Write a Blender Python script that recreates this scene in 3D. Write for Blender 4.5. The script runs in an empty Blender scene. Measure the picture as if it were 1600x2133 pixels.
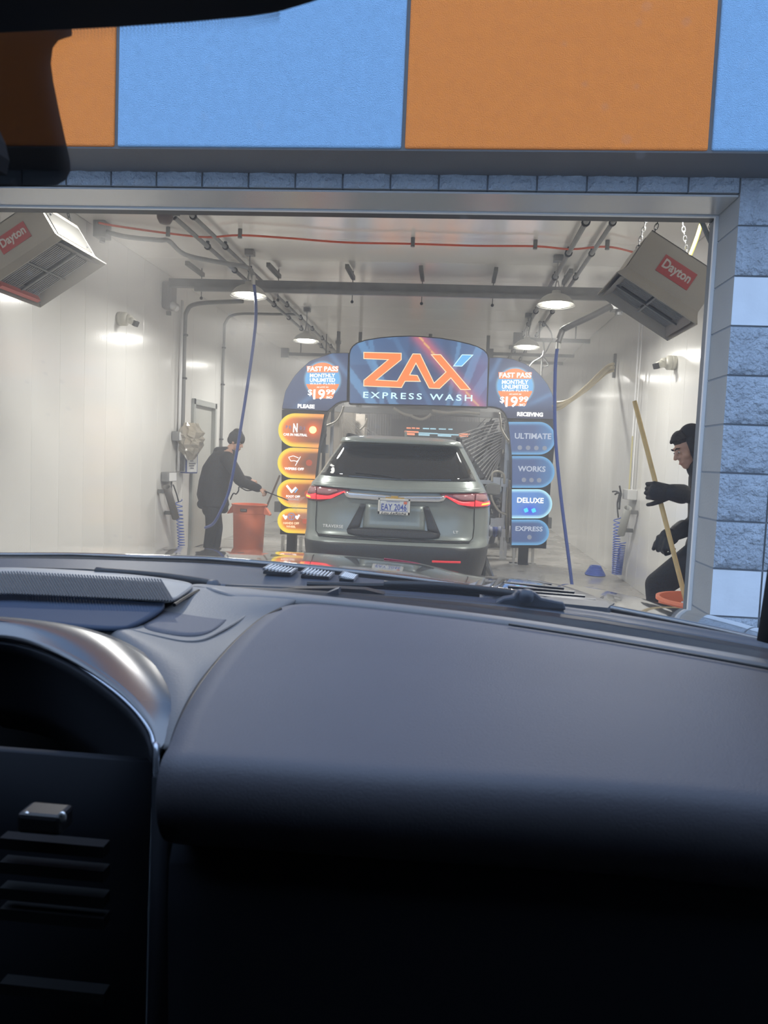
import bpy, bmesh, math, random
from mathutils import Vector, Matrix, noise
from mathutils.geometry import tessellate_polygon
random.seed(4)
PI = math.pi
SC = bpy.context.scene
COL = SC.collection

# ------------------------------------------------------------------ camera
FPX, IW, IH = 1590.0, 1600.0, 2133.0
YAW, PITCH, ROLL = math.radians(4.9), math.radians(-4.03), math.radians(2.4)
CAM = Vector((0, 0, 1.5))
fwd = Vector((-math.sin(YAW)*math.cos(PITCH), math.cos(YAW)*math.cos(PITCH), math.sin(PITCH)))
r0 = Vector((math.cos(YAW), math.sin(YAW), 0)); u0 = r0.cross(fwd)
RV = math.cos(ROLL)*r0 + math.sin(ROLL)*u0
UV = -math.sin(ROLL)*r0 + math.cos(ROLL)*u0
cd = bpy.data.cameras.new('camera'); cam = bpy.data.objects.new('camera', cd); COL.objects.link(cam)
cd.sensor_fit = 'VERTICAL'; cd.sensor_height = 36.0; cd.sensor_width = 27.0
cd.lens = 36.0*FPX/IH; cd.clip_start = 0.02; cd.clip_end = 200
cd.dof.use_dof = True; cd.dof.focus_distance = 9.0; cd.dof.aperture_fstop = 18.0
m = Matrix((RV, UV, -fwd)).transposed().to_4x4(); m.translation = CAM; cam.matrix_world = m
SC.camera = cam

# ------------------------------------------------------------------ light
world = bpy.data.worlds.new('world'); SC.world = world; world.use_nodes = True
bg = world.node_tree.nodes['Background']
bg.inputs[0].default_value = (0.53, 0.70, 1.0, 1); bg.inputs[1].default_value = 2.1
SC.view_settings.view_transform = 'Standard'; SC.view_settings.look = 'None'
SC.view_settings.exposure = 0.0; SC.view_settings.gamma = 1.0; SC.view_settings.use_curve_mapping = False
SC.cycles.use_denoising = True
SC.cycles.max_bounces = 7; SC.cycles.diffuse_bounces = 3; SC.cycles.glossy_bounces = 4
SC.cycles.transparent_max_bounces = 16; SC.cycles.sample_clamp_indirect = 4.0
SC.cycles.caustics_reflective = False; SC.cycles.caustics_refractive = False
LAMP_W = 74.0
LAMPS = [(-2.42, 5.4, 3.30), (1.47, 5.6, 3.31), (-2.40, 8.7, 3.29), (1.06, 8.7, 3.27), (-2.37, 12.0, 3.29), (1.06, 12.0, 3.29),
         (-2.37, 15.3, 3.29), (1.06, 15.3, 3.29), (-2.37, 19.0, 3.29), (1.06, 19.0, 3.29), (-2.0, 24.0, 3.29), (0.9, 24.0, 3.29)]

# ------------------------------------------------------------------ helpers
def ray(u, v): return fwd + RV*((u-IW/2)/FPX) - UV*((v-IH/2)/FPX)
def PY(u, v, Y): d = ray(u, v); return CAM + d*(Y/d.y)
def PX(u, v, X): d = ray(u, v); return CAM + d*(X/d.x)
def PZ(u, v, Z): d = ray(u, v); return CAM + d*((Z-1.5)/d.z)

def mat(name, col, rough=0.5, metal=0.0, var=0.0, vscale=4.0, bump=0.0, bscale=40.0, spec=0.5, coat=0.0, emit=None, estr=0.0, alpha=1.0):
    M = bpy.data.materials.new(name); M.use_nodes = True
    nt = M.node_tree; b = nt.nodes['Principled BSDF']
    b.inputs['Base Color'].default_value = (*col, 1); b.inputs['Roughness'].default_value = rough
    b.inputs['Metallic'].default_value = metal; b.inputs['Specular IOR Level'].default_value = spec
    b.inputs['Coat Weight'].default_value = coat; b.inputs['Alpha'].default_value = alpha
    tc = nt.nodes.new('ShaderNodeTexCoord')
    if var > 0:
        n = nt.nodes.new('ShaderNodeTexNoise'); n.inputs['Scale'].default_value = vscale; n.inputs['Detail'].default_value = 6
        nt.links.new(tc.outputs['Object'], n.inputs['Vector'])
        r = nt.nodes.new('ShaderNodeValToRGB')
        r.color_ramp.elements[0].position = 0.3; r.color_ramp.elements[1].position = 0.7
        r.color_ramp.elements[0].color = (*[c*(1-var) for c in col], 1)
        r.color_ramp.elements[1].color = (*[min(1, c*(1+var)) for c in col], 1)
        nt.links.new(n.outputs['Fac'], r.inputs['Fac']); nt.links.new(r.outputs['Color'], b.inputs['Base Color'])
    if bump > 0:
        n = nt.nodes.new('ShaderNodeTexNoise'); n.inputs['Scale'].default_value = bscale; n.inputs['Detail'].default_value = 4
        nt.links.new(tc.outputs['Object'], n.inputs['Vector'])
        bp = nt.nodes.new('ShaderNodeBump'); bp.inputs['Strength'].default_value = bump; bp.inputs['Distance'].default_value = 0.01
        nt.links.new(n.outputs['Fac'], bp.inputs['Height']); nt.links.new(bp.outputs['Normal'], b.inputs['Normal'])
    if emit:
        b.inputs['Emission Color'].default_value = (*emit, 1); b.inputs['Emission Strength'].default_value = estr
    return M

def link(o, parent=None):
    COL.objects.link(o)
    if parent is not None: o.parent = parent
    return o
ORG = {}
def org(p):
    v = Vector((0, 0, 0))
    while p is not None:
        v = v + ORG.get(p.name, Vector((0, 0, 0))); p = p.parent
    return v
def tag(o, label=None, cat=None, group=None, kind=None):
    if label: o['label'] = label
    if cat: o['category'] = cat
    if group: o['group'] = group
    if kind: o['kind'] = kind
    return o
def thing(name, label, cat, loc=(0, 0, 0), group=None, kind=None):
    o = bpy.data.objects.new(name, None); COL.objects.link(o); o.location = loc; o.empty_display_size = 0.1
    ORG[o.name] = Vector(loc)
    return tag(o, label, cat, group, kind)

class MB:
    def __init__(s): s.v = []; s.f = []; s.c = []; s.m = []
    def add(s, vs, fs, col=None, mi=0):
        n = len(s.v); s.v += [Vector(a) for a in vs]
        for f in fs: s.f.append([n+i for i in f]); s.c.append(col); s.m.append(mi)
        return s
    def box(s, c, d, rot=None, mi=0):
        c = Vector(c); x, y, z = d[0]/2, d[1]/2, d[2]/2
        vs = [Vector(p) for p in ((-x,-y,-z),(x,-y,-z),(x,y,-z),(-x,y,-z),(-x,-y,z),(x,-y,z),(x,y,z),(-x,y,z))]
        if rot is not None: vs = [rot @ p for p in vs]
        return s.add([p+c for p in vs], [(0,3,2,1),(4,5,6,7),(0,1,5,4),(1,2,6,5),(2,3,7,6),(3,0,4,7)], mi=mi)
    def ring(s, c, ax, r, n, ref=None, rx=None):
        ax = Vector(ax).normalized(); ref = Vector(ref) if ref else (Vector((0,0,1)) if abs(ax.z) < .9 else Vector((1,0,0)))
        a = ax.cross(ref).normalized(); b = ax.cross(a).normalized()
        return [Vector(c) + a*math.cos(2*PI*i/n)*(rx or r) + b*math.sin(2*PI*i/n)*r for i in range(n)]
    def rings(s, rs, cap=True, mi=0):
        n = len(rs[0]); vs = [p for r in rs for p in r]; fs = []
        for k in range(len(rs)-1):
            for i in range(n): fs.append((k*n+i, k*n+(i+1) % n, (k+1)*n+(i+1) % n, (k+1)*n+i))
        if cap: fs.append(tuple(range(n))[::-1]); fs.append(tuple((len(rs)-1)*n+i for i in range(n)))
        return s.add(vs, fs, mi=mi)
    def tube(s, pts, r, n=10, mi=0):
        pts = [Vector(p) for p in pts]; rs = []; ref = None
        for k, p in enumerate(pts):
            t = (pts[min(k+1, len(pts)-1)] - pts[max(k-1, 0)]).normalized()
            if ref is None: ref = Vector((0,0,1)) if abs(t.z) < .9 else Vector((1,0,0))
            a = t.cross(ref).normalized(); b = a.cross(t).normalized(); ref = b
            rr = r[k] if isinstance(r, (list, tuple)) else r
            rs.append([p + a*math.cos(2*PI*i/n)*rr + b*math.sin(2*PI*i/n)*rr for i in range(n)])
        return s.rings(rs, mi=mi)
    def cyl(s, a, b, r, r2=None, n=16, mi=0):
        ax = Vector(b)-Vector(a)
        return s.rings([s.ring(a, ax, r, n), s.ring(b, ax, r if r2 is None else r2, n)], mi=mi)
    def lathe(s, prof, c=(0,0,0), n=24, ax=(0,0,1), cap=False, mi=0):
        ax = Vector(ax).normalized(); c = Vector(c)
        return s.rings([s.ring(c+ax*z, ax, max(r, 1e-4), n) for r, z in prof], cap=cap, mi=mi)
    def ell(s, c, r, rot=None, nu=14, nv=10, mi=0):
        c = Vector(c); vs = []; fs = []
        for j in range(nv+1):
            for i in range(nu):
                th = PI*j/nv; ph = 2*PI*i/nu
                p = Vector((r[0]*math.sin(th)*math.cos(ph), r[1]*math.sin(th)*math.sin(ph), r[2]*math.cos(th)))
                vs.append(c + (rot @ p if rot else p))
        for j in range(nv):
            for i in range(nu): fs.append((j*nu+i, (j+1)*nu+i, (j+1)*nu+(i+1) % nu, j*nu+(i+1) % nu))
        return s.add(vs, fs, mi=mi)
    def caps(s, a, b, ra, rb, n=14):     # tapered capsule
        a = Vector(a); b = Vector(b); t = (b-a).normalized(); rs = []
        for k in range(4): th = PI/2*(k+.3)/4.3; rs.append(s.ring(a - t*ra*math.cos(th), t, ra*math.sin(th), n))
        rs.append(s.ring(a, t, ra, n)); rs.append(s.ring(b, t, rb, n))
        for k in range(3, -1, -1): th = PI/2*(k+.3)/4.3; rs.append(s.ring(b + t*rb*math.cos(th), t, rb*math.sin(th), n))
        return s.rings(rs)
    def prism(s, pts, d, mi=0):           # extrude planar polygon by vector d
        n = len(pts); d = Vector(d); vs = [Vector(p) for p in pts] + [Vector(p)+d for p in pts]
        fs = [tuple(range(n)), tuple(range(2*n-1, n-1, -1))] + [(i, i+n, (i+1) % n + n, (i+1) % n) for i in range(n)]
        return s.add(vs, fs, mi=mi)
    def grid(s, rows, mi=0, flip=False):
        n = len(rows[0]); vs = [p for r in rows for p in r]; fs = []
        for j in range(len(rows)-1):
            for i in range(n-1):
                q = (j*n+i, j*n+i+1, (j+1)*n+i+1, (j+1)*n+i); fs.append(q[::-1] if flip else q)
        return s.add(vs, fs, mi=mi)
    def build(s, name, m, parent=None, smooth=False, loc=None, fix=True):
        me = bpy.data.meshes.new(name)
        o = bpy.data.objects.new(name, me)
        if parent is not None: base = org(parent); off = Vector(loc)-base if loc is not None else Vector((0,0,0)); at = Vector(loc) if loc is not None else base
        else:
            if loc is None:
                xs = [p.x for p in s.v]; ys = [p.y for p in s.v]; zs = [p.z for p in s.v]
                loc = ((min(xs)+max(xs))/2, (min(ys)+max(ys))/2, min(zs))
            at = Vector(loc); off = at
        me.from_pydata([p-at for p in s.v], [], s.f)
        ms = m if isinstance(m, (list, tuple)) else [m]
        for q in ms: me.materials.append(q)
        for i, p in enumerate(me.polygons): p.use_smooth = smooth; p.material_index = min(s.m[i], len(ms)-1)
        if any(c is not None for c in s.c):
            ca = me.color_attributes.new('Col', 'FLOAT_COLOR', 'CORNER')
            for i, p in enumerate(me.polygons):
                c = s.c[i] or (1,1,1)
                for li in p.loop_indices: ca.data[li].color = (*c, 1)
        if fix:
            bm = bmesh.new(); bm.from_mesh(me); bmesh.ops.recalc_face_normals(bm, faces=bm.faces); bm.to_mesh(me); bm.free()
        link(o, parent); o.location = off; ORG[o.name] = off
        return o

def sharp(o, ang=35):
    for p in o.data.polygons: p.use_smooth = True
    bm = bmesh.new(); bm.from_mesh(o.data)
    for e in bm.edges:
        e.smooth = not (len(e.link_faces) == 2 and e.calc_face_angle(0) > math.radians(ang))
    bm.to_mesh(o.data); bm.free(); return o
def bevel(o, w=0.004, seg=2):
    b = o.modifiers.new('bevel', 'BEVEL'); b.width = w; b.segments = seg; b.limit_method = 'ANGLE'; b.angle_limit = 0.6; return o
def subsurf(o, n=2):
    q = o.modifiers.new('sub', 'SUBSURF'); q.levels = n; q.render_levels = n; return o
def remesh(o, vox=0.012, it=4):
    q = o.modifiers.new('rm', 'REMESH'); q.mode = 'VOXEL'; q.voxel_size = vox; q.use_smooth_shade = True
    t = o.modifiers.new('sm', 'SMOOTH'); t.iterations = it; t.factor = 0.5; return o
def cr(pts, n=6):     # Catmull-Rom through points
    pts = [Vector(p) for p in pts]; out = []
    for i in range(len(pts)-1):
        p0 = pts[max(i-1, 0)]; p1 = pts[i]; p2 = pts[i+1]; p3 = pts[min(i+2, len(pts)-1)]
        for k in range(n):
            t = k/n
            out.append(0.5*((2*p1) + (p2-p0)*t + (2*p0-5*p1+4*p2-p3)*t*t + (3*p1-p0-3*p2+p3)*t*t*t))
    out.append(pts[-1]); return out

def text_mesh(s, size, bold=0.0, space=1.0, shear=0.0, extr=0.0):
    """Vertices and faces of a line of text, centred on the origin in the XY plane."""
    cu = bpy.data.curves.new('lettering', 'FONT'); cu.body = s; cu.size = size; cu.offset = bold*size
    cu.align_x = 'CENTER'; cu.align_y = 'CENTER'; cu.space_character = space; cu.shear = shear; cu.extrude = extr; cu.resolution_u = 3
    o = bpy.data.objects.new('lettering', cu); COL.objects.link(o)
    dg = bpy.context.evaluated_depsgraph_get(); me = bpy.data.meshes.new_from_object(o.evaluated_get(dg))
    vs = [v.co.copy() for v in me.vertices]; fs = [tuple(p.vertices) for p in me.polygons]
    bpy.data.objects.remove(o); bpy.data.curves.remove(cu); bpy.data.meshes.remove(me)
    return vs, fs
def text(name, s, c, w, h, m, parent, xa=(1,0,0), up=(0,0,1), bold=0.02, space=1.0, shear=0.0):
    """Flat lettering fitted to width w and height h, centre c."""
    vs, fs = text_mesh(s, 1.0, bold, space, shear)
    x0 = min(v.x for v in vs); x1 = max(v.x for v in vs); y0 = min(v.y for v in vs); y1 = max(v.y for v in vs)
    xa = Vector(xa).normalized(); up = Vector(up).normalized(); c = Vector(c)
    P = [c + xa*((v.x-(x0+x1)/2)/(x1-x0)*w) + up*((v.y-(y0+y1)/2)/(y1-y0)*h) for v in vs]
    return MB().add(P, fs).build(name, m, parent, fix=False)

def copy_tree(o, parent=None):
    c = o.copy(); COL.objects.link(c); ORG[c.name] = ORG.get(o.name, Vector())
    if parent is not None: c.parent = parent
    for ch in list(o.children): copy_tree(ch, c)
    return c

# ------------------------------------------------------------------ materials
def panel_mat(name, col, axis, rough=0.16, ribs=55.0, strength=0.25, spec=0.5):
    """Glossy white liner board: fine ribs, slight grime."""
    M = mat(name, col, rough, spec=spec, var=0.04, vscale=0.8); nt = M.node_tree; b = nt.nodes['Principled BSDF']
    g = nt.nodes.new('ShaderNodeNewGeometry'); sx = nt.nodes.new('ShaderNodeSeparateXYZ'); nt.links.new(g.outputs['Position'], sx.inputs[0])
    mul = nt.nodes.new('ShaderNodeMath'); mul.operation = 'MULTIPLY'; mul.inputs[1].default_value = ribs
    nt.links.new(sx.outputs[axis], mul.inputs[0])
    n = nt.nodes.new('ShaderNodeTexNoise'); n.noise_dimensions = '1D'; n.inputs['Scale'].default_value = 1.0; n.inputs['Detail'].default_value = 3
    nt.links.new(mul.outputs[0], n.inputs['W'])
    bp = nt.nodes.new('ShaderNodeBump'); bp.inputs['Strength'].default_value = strength; bp.inputs['Distance'].default_value = 0.002
    nt.links.new(n.outputs['Fac'], bp.inputs['Height']); nt.links.new(bp.outputs['Normal'], b.inputs['Normal'])
    return M
def emit_attr(name, strength):
    M = bpy.data.materials.new(name); M.use_nodes = True; nt = M.node_tree; b = nt.nodes['Principled BSDF']
    a = nt.nodes.new('ShaderNodeAttribute'); a.attribute_name = 'Col'
    b.inputs['Base Color'].default_value = (0.02, 0.02, 0.02, 1); b.inputs['Roughness'].default_value = 0.25
    nt.links.new(a.outputs['Color'], b.inputs['Emission Color']); b.inputs['Emission Strength'].default_value = strength
    return M
def srgb(r, g, b):
    return tuple(((c/255)/12.92 if c/255 <= 0.04045 else ((c/255+0.055)/1.055)**2.4) for c in (r, g, b))
M_WALLP = panel_mat('white liner wall', (0.72, 0.71, 0.68), 1)
M_CEILP = panel_mat('white liner ceiling', (0.86, 0.83, 0.79), 1, rough=0.13, ribs=40, strength=0.3)
M_SEAM = mat('panel joint', (0.55, 0.54, 0.52), 0.6)
M_GALV = mat('galvanised steel', (0.26, 0.26, 0.26), 0.42, 0.4, var=0.12, vscale=9)
M_PIPE = mat('grey conduit', (0.19, 0.19, 0.185), 0.4, 0.3)
M_STEEL = mat('stainless steel', (0.62, 0.62, 0.60), 0.22, 0.95)
M_DARK = mat('dark rubber', (0.02, 0.021, 0.024), 0.55)
M_BLACK = mat('black plastic', (0.012, 0.012, 0.014), 0.45)
M_ORANGE = mat('orange plastic', (0.95, 0.26, 0.13), 0.45, var=0.06, vscale=3)
M_RED = mat('red cable', (0.62, 0.10, 0.04), 0.5)
M_BLUEH = mat('blue hose', (0.05, 0.085, 0.28), 0.35)
M_COIL = mat('blue coil', (0.08, 0.15, 0.55), 0.4)
M_YEL = mat('yellow gas hose', (0.85, 0.75, 0.08), 0.4)
M_HEAT = mat('beige painted steel', (0.40, 0.37, 0.32), 0.4, 0.1, var=0.05)
M_LABEL = mat('red label', (0.42, 0.045, 0.04), 0.4)
M_WHITE = mat('white print', (0.8, 0.8, 0.78), 0.5)
M_WOOD = mat('pale wood', (0.62, 0.45, 0.20), 0.5, var=0.15, vscale=14)
M_DKWOOD = mat('dark pole', (0.16, 0.12, 0.09), 0.5)
M_SKIN = mat('skin', (0.50, 0.30, 0.22), 0.5)
M_CLOTH = mat('black cloth', (0.018, 0.018, 0.02), 0.85, bump=0.3, bscale=60)
M_HAIR = mat('dark hair', (0.02, 0.015, 0.012), 0.7, bump=0.6, bscale=220)
M_GLOVE = mat('black glove', (0.010, 0.010, 0.012), 0.6, bump=0.3, bscale=90)
M_CAMB = mat('security camera shell', (0.62, 0.60, 0.52), 0.4)
M_CONC = mat('wet concrete', (0.36, 0.345, 0.32), 0.35, var=0.14, vscale=1.2, bump=0.25, bscale=14)
def rough_noise(M, scale, lo, hi):
    nt = M.node_tree; b = nt.nodes['Principled BSDF']; tc = nt.nodes.new('ShaderNodeTexCoord')
    n = nt.nodes.new('ShaderNodeTexNoise'); n.inputs['Scale'].default_value = scale; nt.links.new(tc.outputs['Object'], n.inputs['Vector'])
    r = nt.nodes.new('ShaderNodeMapRange'); r.inputs['From Min'].default_value = 0.4; r.inputs['From Max'].default_value = 0.6
    r.inputs['To Min'].default_value = lo; r.inputs['To Max'].default_value = hi
    nt.links.new(n.outputs['Fac'], r.inputs[0]); nt.links.new(r.outputs[0], b.inputs['Roughness'])
rough_noise(M_CONC, 1.5, 0.14, 0.5)

# ------------------------------------------------------------------ structure: tunnel shell
XL, XR, ZC = -3.85, 2.36, 3.8
YF, YB = 3.35, 36.0          # outer face of the front wall, far end
ZOP, XJ, XJL = 2.65, 1.13, -2.30
fl = MB(); fl.box(((XL+XR)/2, YB/2-5, -0.1), (40, YB+30, 0.2)); fl = fl.build('floor', M_CONC); tag(fl, kind='structure')
def shell(name, kind='structure', loc=(0,0,0)):
    o = bpy.data.objects.new(name, None); COL.objects.link(o); o.location = loc; ORG[o.name] = Vector(loc); o['kind'] = kind; return o
def alike(me, name, parent, loc, m=None):
    o = bpy.data.objects.new(name, me); link(o, parent); o.location = Vector(loc)-org(parent); return o
PW = 0.5
def plank_mesh(dims, m, name):
    b = MB().box((0,0,0), dims); o = b.build(name, m, loc=(0,0,0)); bevel(o, 0.006, 1)
    me = o.data; return o, me
def panels(wall, dims, m, locs):
    first = None
    for L in locs:
        if first is None:
            first = MB().box((0,0,0), dims).build('panel', m, loc=(0,0,0)); first.parent = wall; me = first.data
            bm = bmesh.new(); bm.from_mesh(me); bmesh.ops.bevel(bm, geom=bm.edges[:], offset=0.0025, segments=1, affect='EDGES'); bm.to_mesh(me); bm.free()
            first.location = Vector(L)-org(wall)
        else: alike(me, 'panel', wall, L)
ys = [3.72+PW*(i+.5) for i in range(int((YB-3.8)/PW)) ]
wl = MB().box((XL-0.16, (YB+3.6)/2, ZC/2), (0.2, YB-3.6, ZC+0.3)).build('wall_left', M_SEAM); tag(wl, kind='structure')
wr = MB().box((XR+0.16, (YB+3.6)/2, ZC/2), (0.2, YB-3.6, ZC+0.3)).build('wall_right', M_SEAM); tag(wr, kind='structure')
DY0, DY1, DZ = 11.02, 12.12, 2.26
def seg(side_x, wall):
    full = [y for y in ys if not (side_x < 0 and y+PW/2 > DY0-0.01 and y-PW/2 < DY1+.35)]
    panels(wall, (0.06, PW-0.002, ZC), M_WALLP, [(side_x, y, ZC/2) for y in full])
pass; seg(XL-0.03, wl); seg(XR+0.03, wr)
# panels around the side door
for (a, b, z0) in ((10.72, DY0, 0), (DY0, DY1, DZ), (DY1, 12.72, 0)):
    MB().box((XL-0.03, (a+b)/2, (z0+ZC)/2), (0.06, b-a-0.004, ZC-z0)).build('panel', M_WALLP, wl)
cl = MB().box(((XL+XR)/2, (YB+3.6)/2, ZC+0.16), (XR-XL+0.5, YB-3.6, 0.2)).build('ceiling', M_SEAM); tag(cl, kind='structure')
panels(cl, (XR-XL, 0.9-0.004, 0.06), M_CEILP, [((XL+XR)/2, 3.72+0.9*(i+.5), ZC+0.03) for i in range(35)])
wb = MB().box(((XL+XR)/2, YB, ZC/2), (XR-XL+0.5, 0.2, ZC+0.3)).build('wall_back', mat('far wall', (0.25, 0.25, 0.24), 0.5)); tag(wb, kind='structure')
# side door
dr = MB().box((XL-0.045, (DY0+DY1)/2, DZ/2-0.03), (0.04, DY1-DY0-0.16, DZ-0.1)).build('door_1', mat('door paint', (0.44, 0.44, 0.41), 0.35)); tag(dr, kind='structure')
fr = MB()
for y in (DY0+0.04, DY1-0.04): fr.box((XL-0.01, y, DZ/2), (0.10, 0.08, DZ))
fr.box((XL-0.01, (DY0+DY1)/2, DZ-0.04), (0.10, DY1-DY0, 0.08))
fr.build('door_frame', mat('door frame paint', (0.36, 0.37, 0.35), 0.35), dr)
MB().tube([(XL-.02, DY1-.16, 1.02), (XL+.05, DY1-.16, 1.02), (XL+.05, DY1-.28, 1.02)], 0.012).build('door_handle', M_STEEL, dr, smooth=True)

# ------------------------------------------------------------------ structure: front wall of blocks, fascia
M_BLK = mat('split face block', (0.36, 0.42, 0.50), 0.9, var=0.14, vscale=7, bump=0.8, bscale=55)
_b = [n for n in M_BLK.node_tree.nodes if n.type == 'BUMP'][0]; _b.inputs['Distance'].default_value = .03; _b.inputs['Strength'].default_value = 1.0
M_SMB = mat('smooth pale block', (0.60, 0.66, 0.74), 0.8, var=0.05, vscale=9, bump=0.1, bscale=60)
M_MORT = mat('mortar', (0.20, 0.23, 0.27), 0.9)
BW, BH, BD = 0.207, 0.2045, 0.25
wf = MB()
wf.box(((XJ+0.006+7)/2, 3.475, 2.2), (7-XJ-0.006, BD-0.02, 4.4)); wf.box(((XJL-7)/2, 3.475, 2.2), (7+XJL, BD-0.02, 4.4))
wf.box(((XJ+XJL)/2, 3.475, (ZOP+4.4)/2+.003), (XJ-XJL+.1, BD-0.02, 4.4-ZOP-.006))
wf = wf.build('wall_front', M_MORT); tag(wf, kind='structure')
M_RET = mat('smooth grey block side', (0.33, 0.34, 0.345), 0.8, var=0.06, vscale=6, bump=.15, bscale=80)
def block(mesh_seed, m, split=True):
    rnd = random.Random(mesh_seed); n = 9; b = MB(); w, h, d = (BW-0.008)/2, (BH-0.008)/2, BD/2
    rows = []
    for j in range(n+1):
        row = []
        for i in range(n+1):
            x = -w+2*w*i/n; z = -h+2*h*j/n; e = (i in (0, n)) or (j in (0, n))
            q = 0 if e else (0.004+0.022*abs(noise.noise(Vector((x*16+mesh_seed*7, z*16, 3))))+0.005*rnd.random()) if split else 0
            row.append((x, -d-q, z))
        rows.append(row)
    if not split: rows = [[(-w, -d, -h), (w, -d, -h)], [(-w, -d, h), (w, -d, h)]]
    b.grid(rows)
    b.add([(-w,-d,-h),(w,-d,-h),(w,d,-h),(-w,d,-h),(-w,-d,h),(w,-d,h),(w,d,h),(-w,d,h)], [(0,3,2,1),(4,5,6,7),(1,2,6,5),(2,3,7,6),(3,0,4,7)], mi=1)
    o = b.build('block', [m, M_RET], loc=(0,0,0)); o.parent = wf; return o
SPL = [block(k, M_BLK) for k in range(4)]; SMO = block(9, M_SMB, False)
used = set()
def put(o, L):
    L = Vector(L)-org(wf)
    if o.name in used:
        c = bpy.data.objects.new('block', o.data); link(c, wf); c.location = L
    else: used.add(o.name); o.location = L
ZW0 = 0.885                                    # underside of the lower pale course
r_lo = [ZW0 + BH*k for k in range(-5, 10)]
for r, z in enumerate(r_lo):
    zc = z+BH/2
    if zc < 0.05 or zc > 2.72: continue
    pale = (r-5) in (0, 6)
    for cidx in range(4): put(SMO if pale else SPL[(r*3+cidx) % 4], (XJ+BW*(cidx+.5), 3.475, zc))
    for cidx in range(3): put(SMO if pale else SPL[(r+cidx*2) % 4], (XJL-BW*(cidx+.5), 3.475, zc))
k = 0; x = XJ-BW/2
while x > XJL:
    put(SPL[k % 4], (x, 3.475, ZOP+BH/2)); x -= BW; k += 1
# projecting fascia of coloured panels
def stucco(name, col):
    return mat(name, col, 0.9, var=0.05, vscale=25, bump=0.9, bscale=260)
M_FO = stucco('orange stucco', (0.97, 0.27, 0.035)); M_FB = stucco('sky blue stucco', (0.285, 0.50, 0.76))
M_SOF = mat('dark soffit board', (0.085, 0.085, 0.09), 0.55, var=0.1)
fa = shell('trim_1', loc=(0, 3.2, 2.7))
ZS = 2.705
for i in range(-5, 6):
    x0 = -0.25+1.17*i; m_ = M_FO if i % 2 == 0 else M_FB
    b = MB().box((x0+0.585, 3.14, (ZS+4.4)/2+.012), (1.17-0.014, 0.12, 4.4-ZS)).build('panel', m_, fa); bevel(b, 0.008, 2)
MB().box((0, 3.215, 3.55), (14, 0.25, 1.68)).build('backing_board', M_SOF, fa)
# metal lining of the opening
M_SHINY = mat('painted metal lining', (0.50, 0.50, 0.50), 0.2, 0.4, bump=0.08, bscale=30)
M_LITE = mat('pale aluminium', (0.82, 0.82, 0.82), 0.35, 0.0)
M_SLATE = mat('slate grey frame', (0.13, 0.155, 0.18), 0.45)
hd = shell('trim_2', loc=(0, 3.6, 2.6))
MB().box(((XJ+XJL)/2, 3.475, ZOP-0.006), (XJ-XJL, 0.23, 0.008)).build('soffit_lining', M_SHINY, hd)
MB().box(((XJ+XJL)/2, 3.61, ZOP-0.004), (XJ-XJL, 0.02, 0.024)).build('aluminium_strip', M_LITE, hd)
MB().box(((XJ+XJL)/2, 3.66, ZOP+0.012), (XJ-XJL+.1, 0.07, 0.05)).build('rubber_seal', M_BLACK, hd)
jb = shell('trim_3', loc=(XJ, 3.6, 0))
MB().box((XJ+0.0, 3.612, ZOP/2), (0.022, 0.02, ZOP)).build('aluminium_strip', M_LITE, jb)
MB().box((XJ+0.022, 3.665, ZOP/2), (0.045, 0.09, ZOP)).build('rail', M_SLATE, jb)
# inner face of the front wall
wi = MB()
wi.box(((XJ+.05+XR)/2, 3.66, ZC/2), (XR-XJ-.05, 0.1, ZC)); wi.box(((XJL-.05+XL)/2, 3.66, ZC/2), (-XL+XJL-.05, 0.1, ZC))
wi.box(((XJ+XJL)/2, 3.66, (ZC+ZOP)/2+.03), (XJ-XJL+.1, 0.1, ZC-ZOP-.06))
tag(wi.build('wall_front_inner', M_WALLP), kind='structure')

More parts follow.
